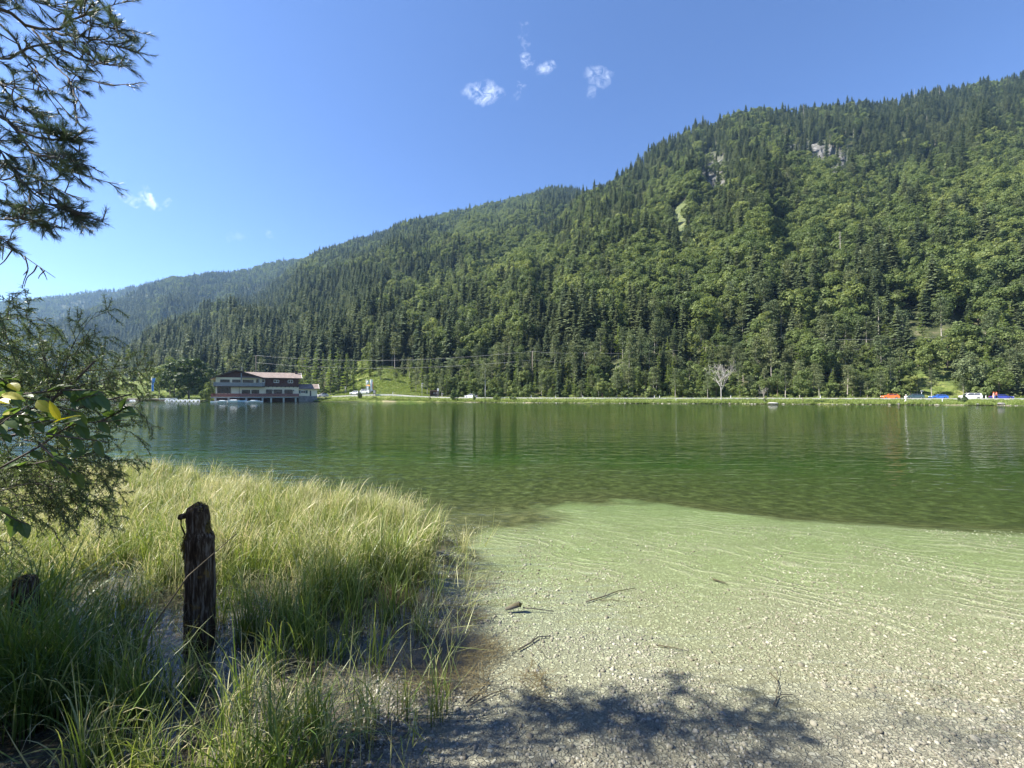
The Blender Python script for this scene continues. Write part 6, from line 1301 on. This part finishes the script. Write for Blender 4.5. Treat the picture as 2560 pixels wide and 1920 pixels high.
def person(p, rz, lb, J, shirt, trousers, hat):
    t = thing('person', lb, 'person', p, rz); j = {k: np.array(v) for k, v in J.items()}
    names = ['pelvis', 'chest', 'neck', 'head', 'crown', 'ls', 'le', 'lw', 'lh', 'rs', 're', 'rw', 'rh', 'lhip', 'lk', 'la', 'lt', 'rhip', 'rk', 'ra', 'rt']
    E = [(0, 1), (1, 2), (2, 3), (3, 4), (1, 5), (5, 6), (6, 7), (7, 8), (1, 9), (9, 10), (10, 11), (11, 12), (0, 13), (13, 14), (14, 15), (15, 16), (0, 17), (17, 18), (18, 19), (19, 20)]
    rad = [(.13, .10), (.15, .10), .055, (.085, .10), (.06, .07), .055, .042, .030, .035, .055, .042, .030, .035, .085, .058, .042, .045, .085, .058, .042, .045]
    skinmesh('body', [tuple(j[n_]) for n_ in names], E, rad, M['skin'], t)
    skinmesh('shirt', [tuple(j[n_]) for n_ in ('pelvis', 'chest', 'ls', 'le', 'rs', 're')], [(0, 1), (1, 2), (2, 3), (1, 4), (4, 5)], [(.155, .125), (.175, .125), .075, .06, .075, .06], shirt, t)
    skinmesh('trousers', [tuple(j[n_]) for n_ in ('pelvis', 'lhip', 'lk', 'la', 'rhip', 'rk', 'ra')], [(0, 1), (1, 2), (2, 3), (0, 4), (4, 5), (5, 6)], [(.15, .12), .105, .078, .062, .105, .078, .062], trousers, t)
    hc = j['head'] + (j['crown'] - j['head']) * .5; mb = MB(); a = np.arange(12) / 12 * 6.283
    v = [(hc[0] + math.cos(q) * .17, hc[1] + math.sin(q) * .17, hc[2] + .02) for q in a] + [(hc[0] + math.cos(q) * .11, hc[1] + math.sin(q) * .11, hc[2] + .05) for q in a] + [(hc[0] + math.cos(q) * .09, hc[1] + math.sin(q) * .09, hc[2] + .14) for q in a]
    mb.add(v, [(i + 12 * k, (i + 1) % 12 + 12 * k, (i + 1) % 12 + 12 * (k + 1), i + 12 * (k + 1)) for k in range(2) for i in range(12)] + [tuple(range(24, 36))]); mb.build('sun_hat', hat, t)
    mb = MB(); mb.box(tuple(j['head'] + [0, -.10, 0]), (.03, .04, .04), taper=.6); mb.build('nose', M['skin'], t)
    return t
walk = dict(pelvis=(0, 0, .92), chest=(.04, 0, 1.32), neck=(.07, 0, 1.47), head=(.10, 0, 1.58), crown=(.11, 0, 1.70), ls=(.05, .19, 1.38), le=(-.10, .24, 1.12), lw=(.04, .25, .92), lh=(.08, .25, .84), rs=(.05, -.19, 1.38), re=(.18, -.24, 1.12), rw=(.36, -.22, 1.02), rh=(.44, -.22, 1.0), lhip=(0, .09, .90), lk=(.18, .10, .50), la=(.34, .10, .10), lt=(.46, .10, .05), rhip=(0, -.09, .90), rk=(-.10, -.10, .50), ra=(-.32, -.10, .14), rt=(-.24, -.10, .04))
stand = dict(walk, lk=(.03, .10, .48), la=(.0, .11, .08), lt=(.12, .11, .04), rk=(.02, -.10, .48), ra=(-.02, -.11, .08), rt=(.10, -.11, .04), chest=(.0, 0, 1.32), neck=(.01, 0, 1.47), head=(.02, 0, 1.58), crown=(.02, 0, 1.70))
D = float(shore(2264)) + 3.2; person(gp(2264, D), 0, 'person in white clothes and pale hat walking on the lakeside grass', walk, M['clothw'], M['clothw'], M['white'])
D = float(road0(2485)) + 1.2; person(gp(2484, D), -1.4, 'person in a pink shirt and red hat standing by the dark blue saloon', stand, M['clothp'], M['beige'], M['cap'])
D = float(road0(2490)) + 1.5; person(gp(2491, D), -1.7, 'person in red and dark clothes behind the one in pink', stand, plain('red_shirt', (.60, .12, .09), .8), M['clothd'], M['cap'])
# ------------------------------------------------------------------ haze
hb = MB(); hb.box((0, 1300, 355), (7400, 2760, 730))
hm, ht, hbn = base_mat('haze'); ht.nodes.remove(hbn)
pv = nd(ht, 'ShaderNodeVolumePrincipled'); pv.inputs['Color'].default_value = (.36, .62, 1.0, 1); pv.inputs['Density'].default_value = 0.00009; pv.inputs['Anisotropy'].default_value = .2
ht.links.new(pv.outputs[0], ht.nodes['Material Output'].inputs['Volume'])
haze = hb.build('haze', hm); tag(haze, 'thin blue summer haze over the valley', kind='stuff')
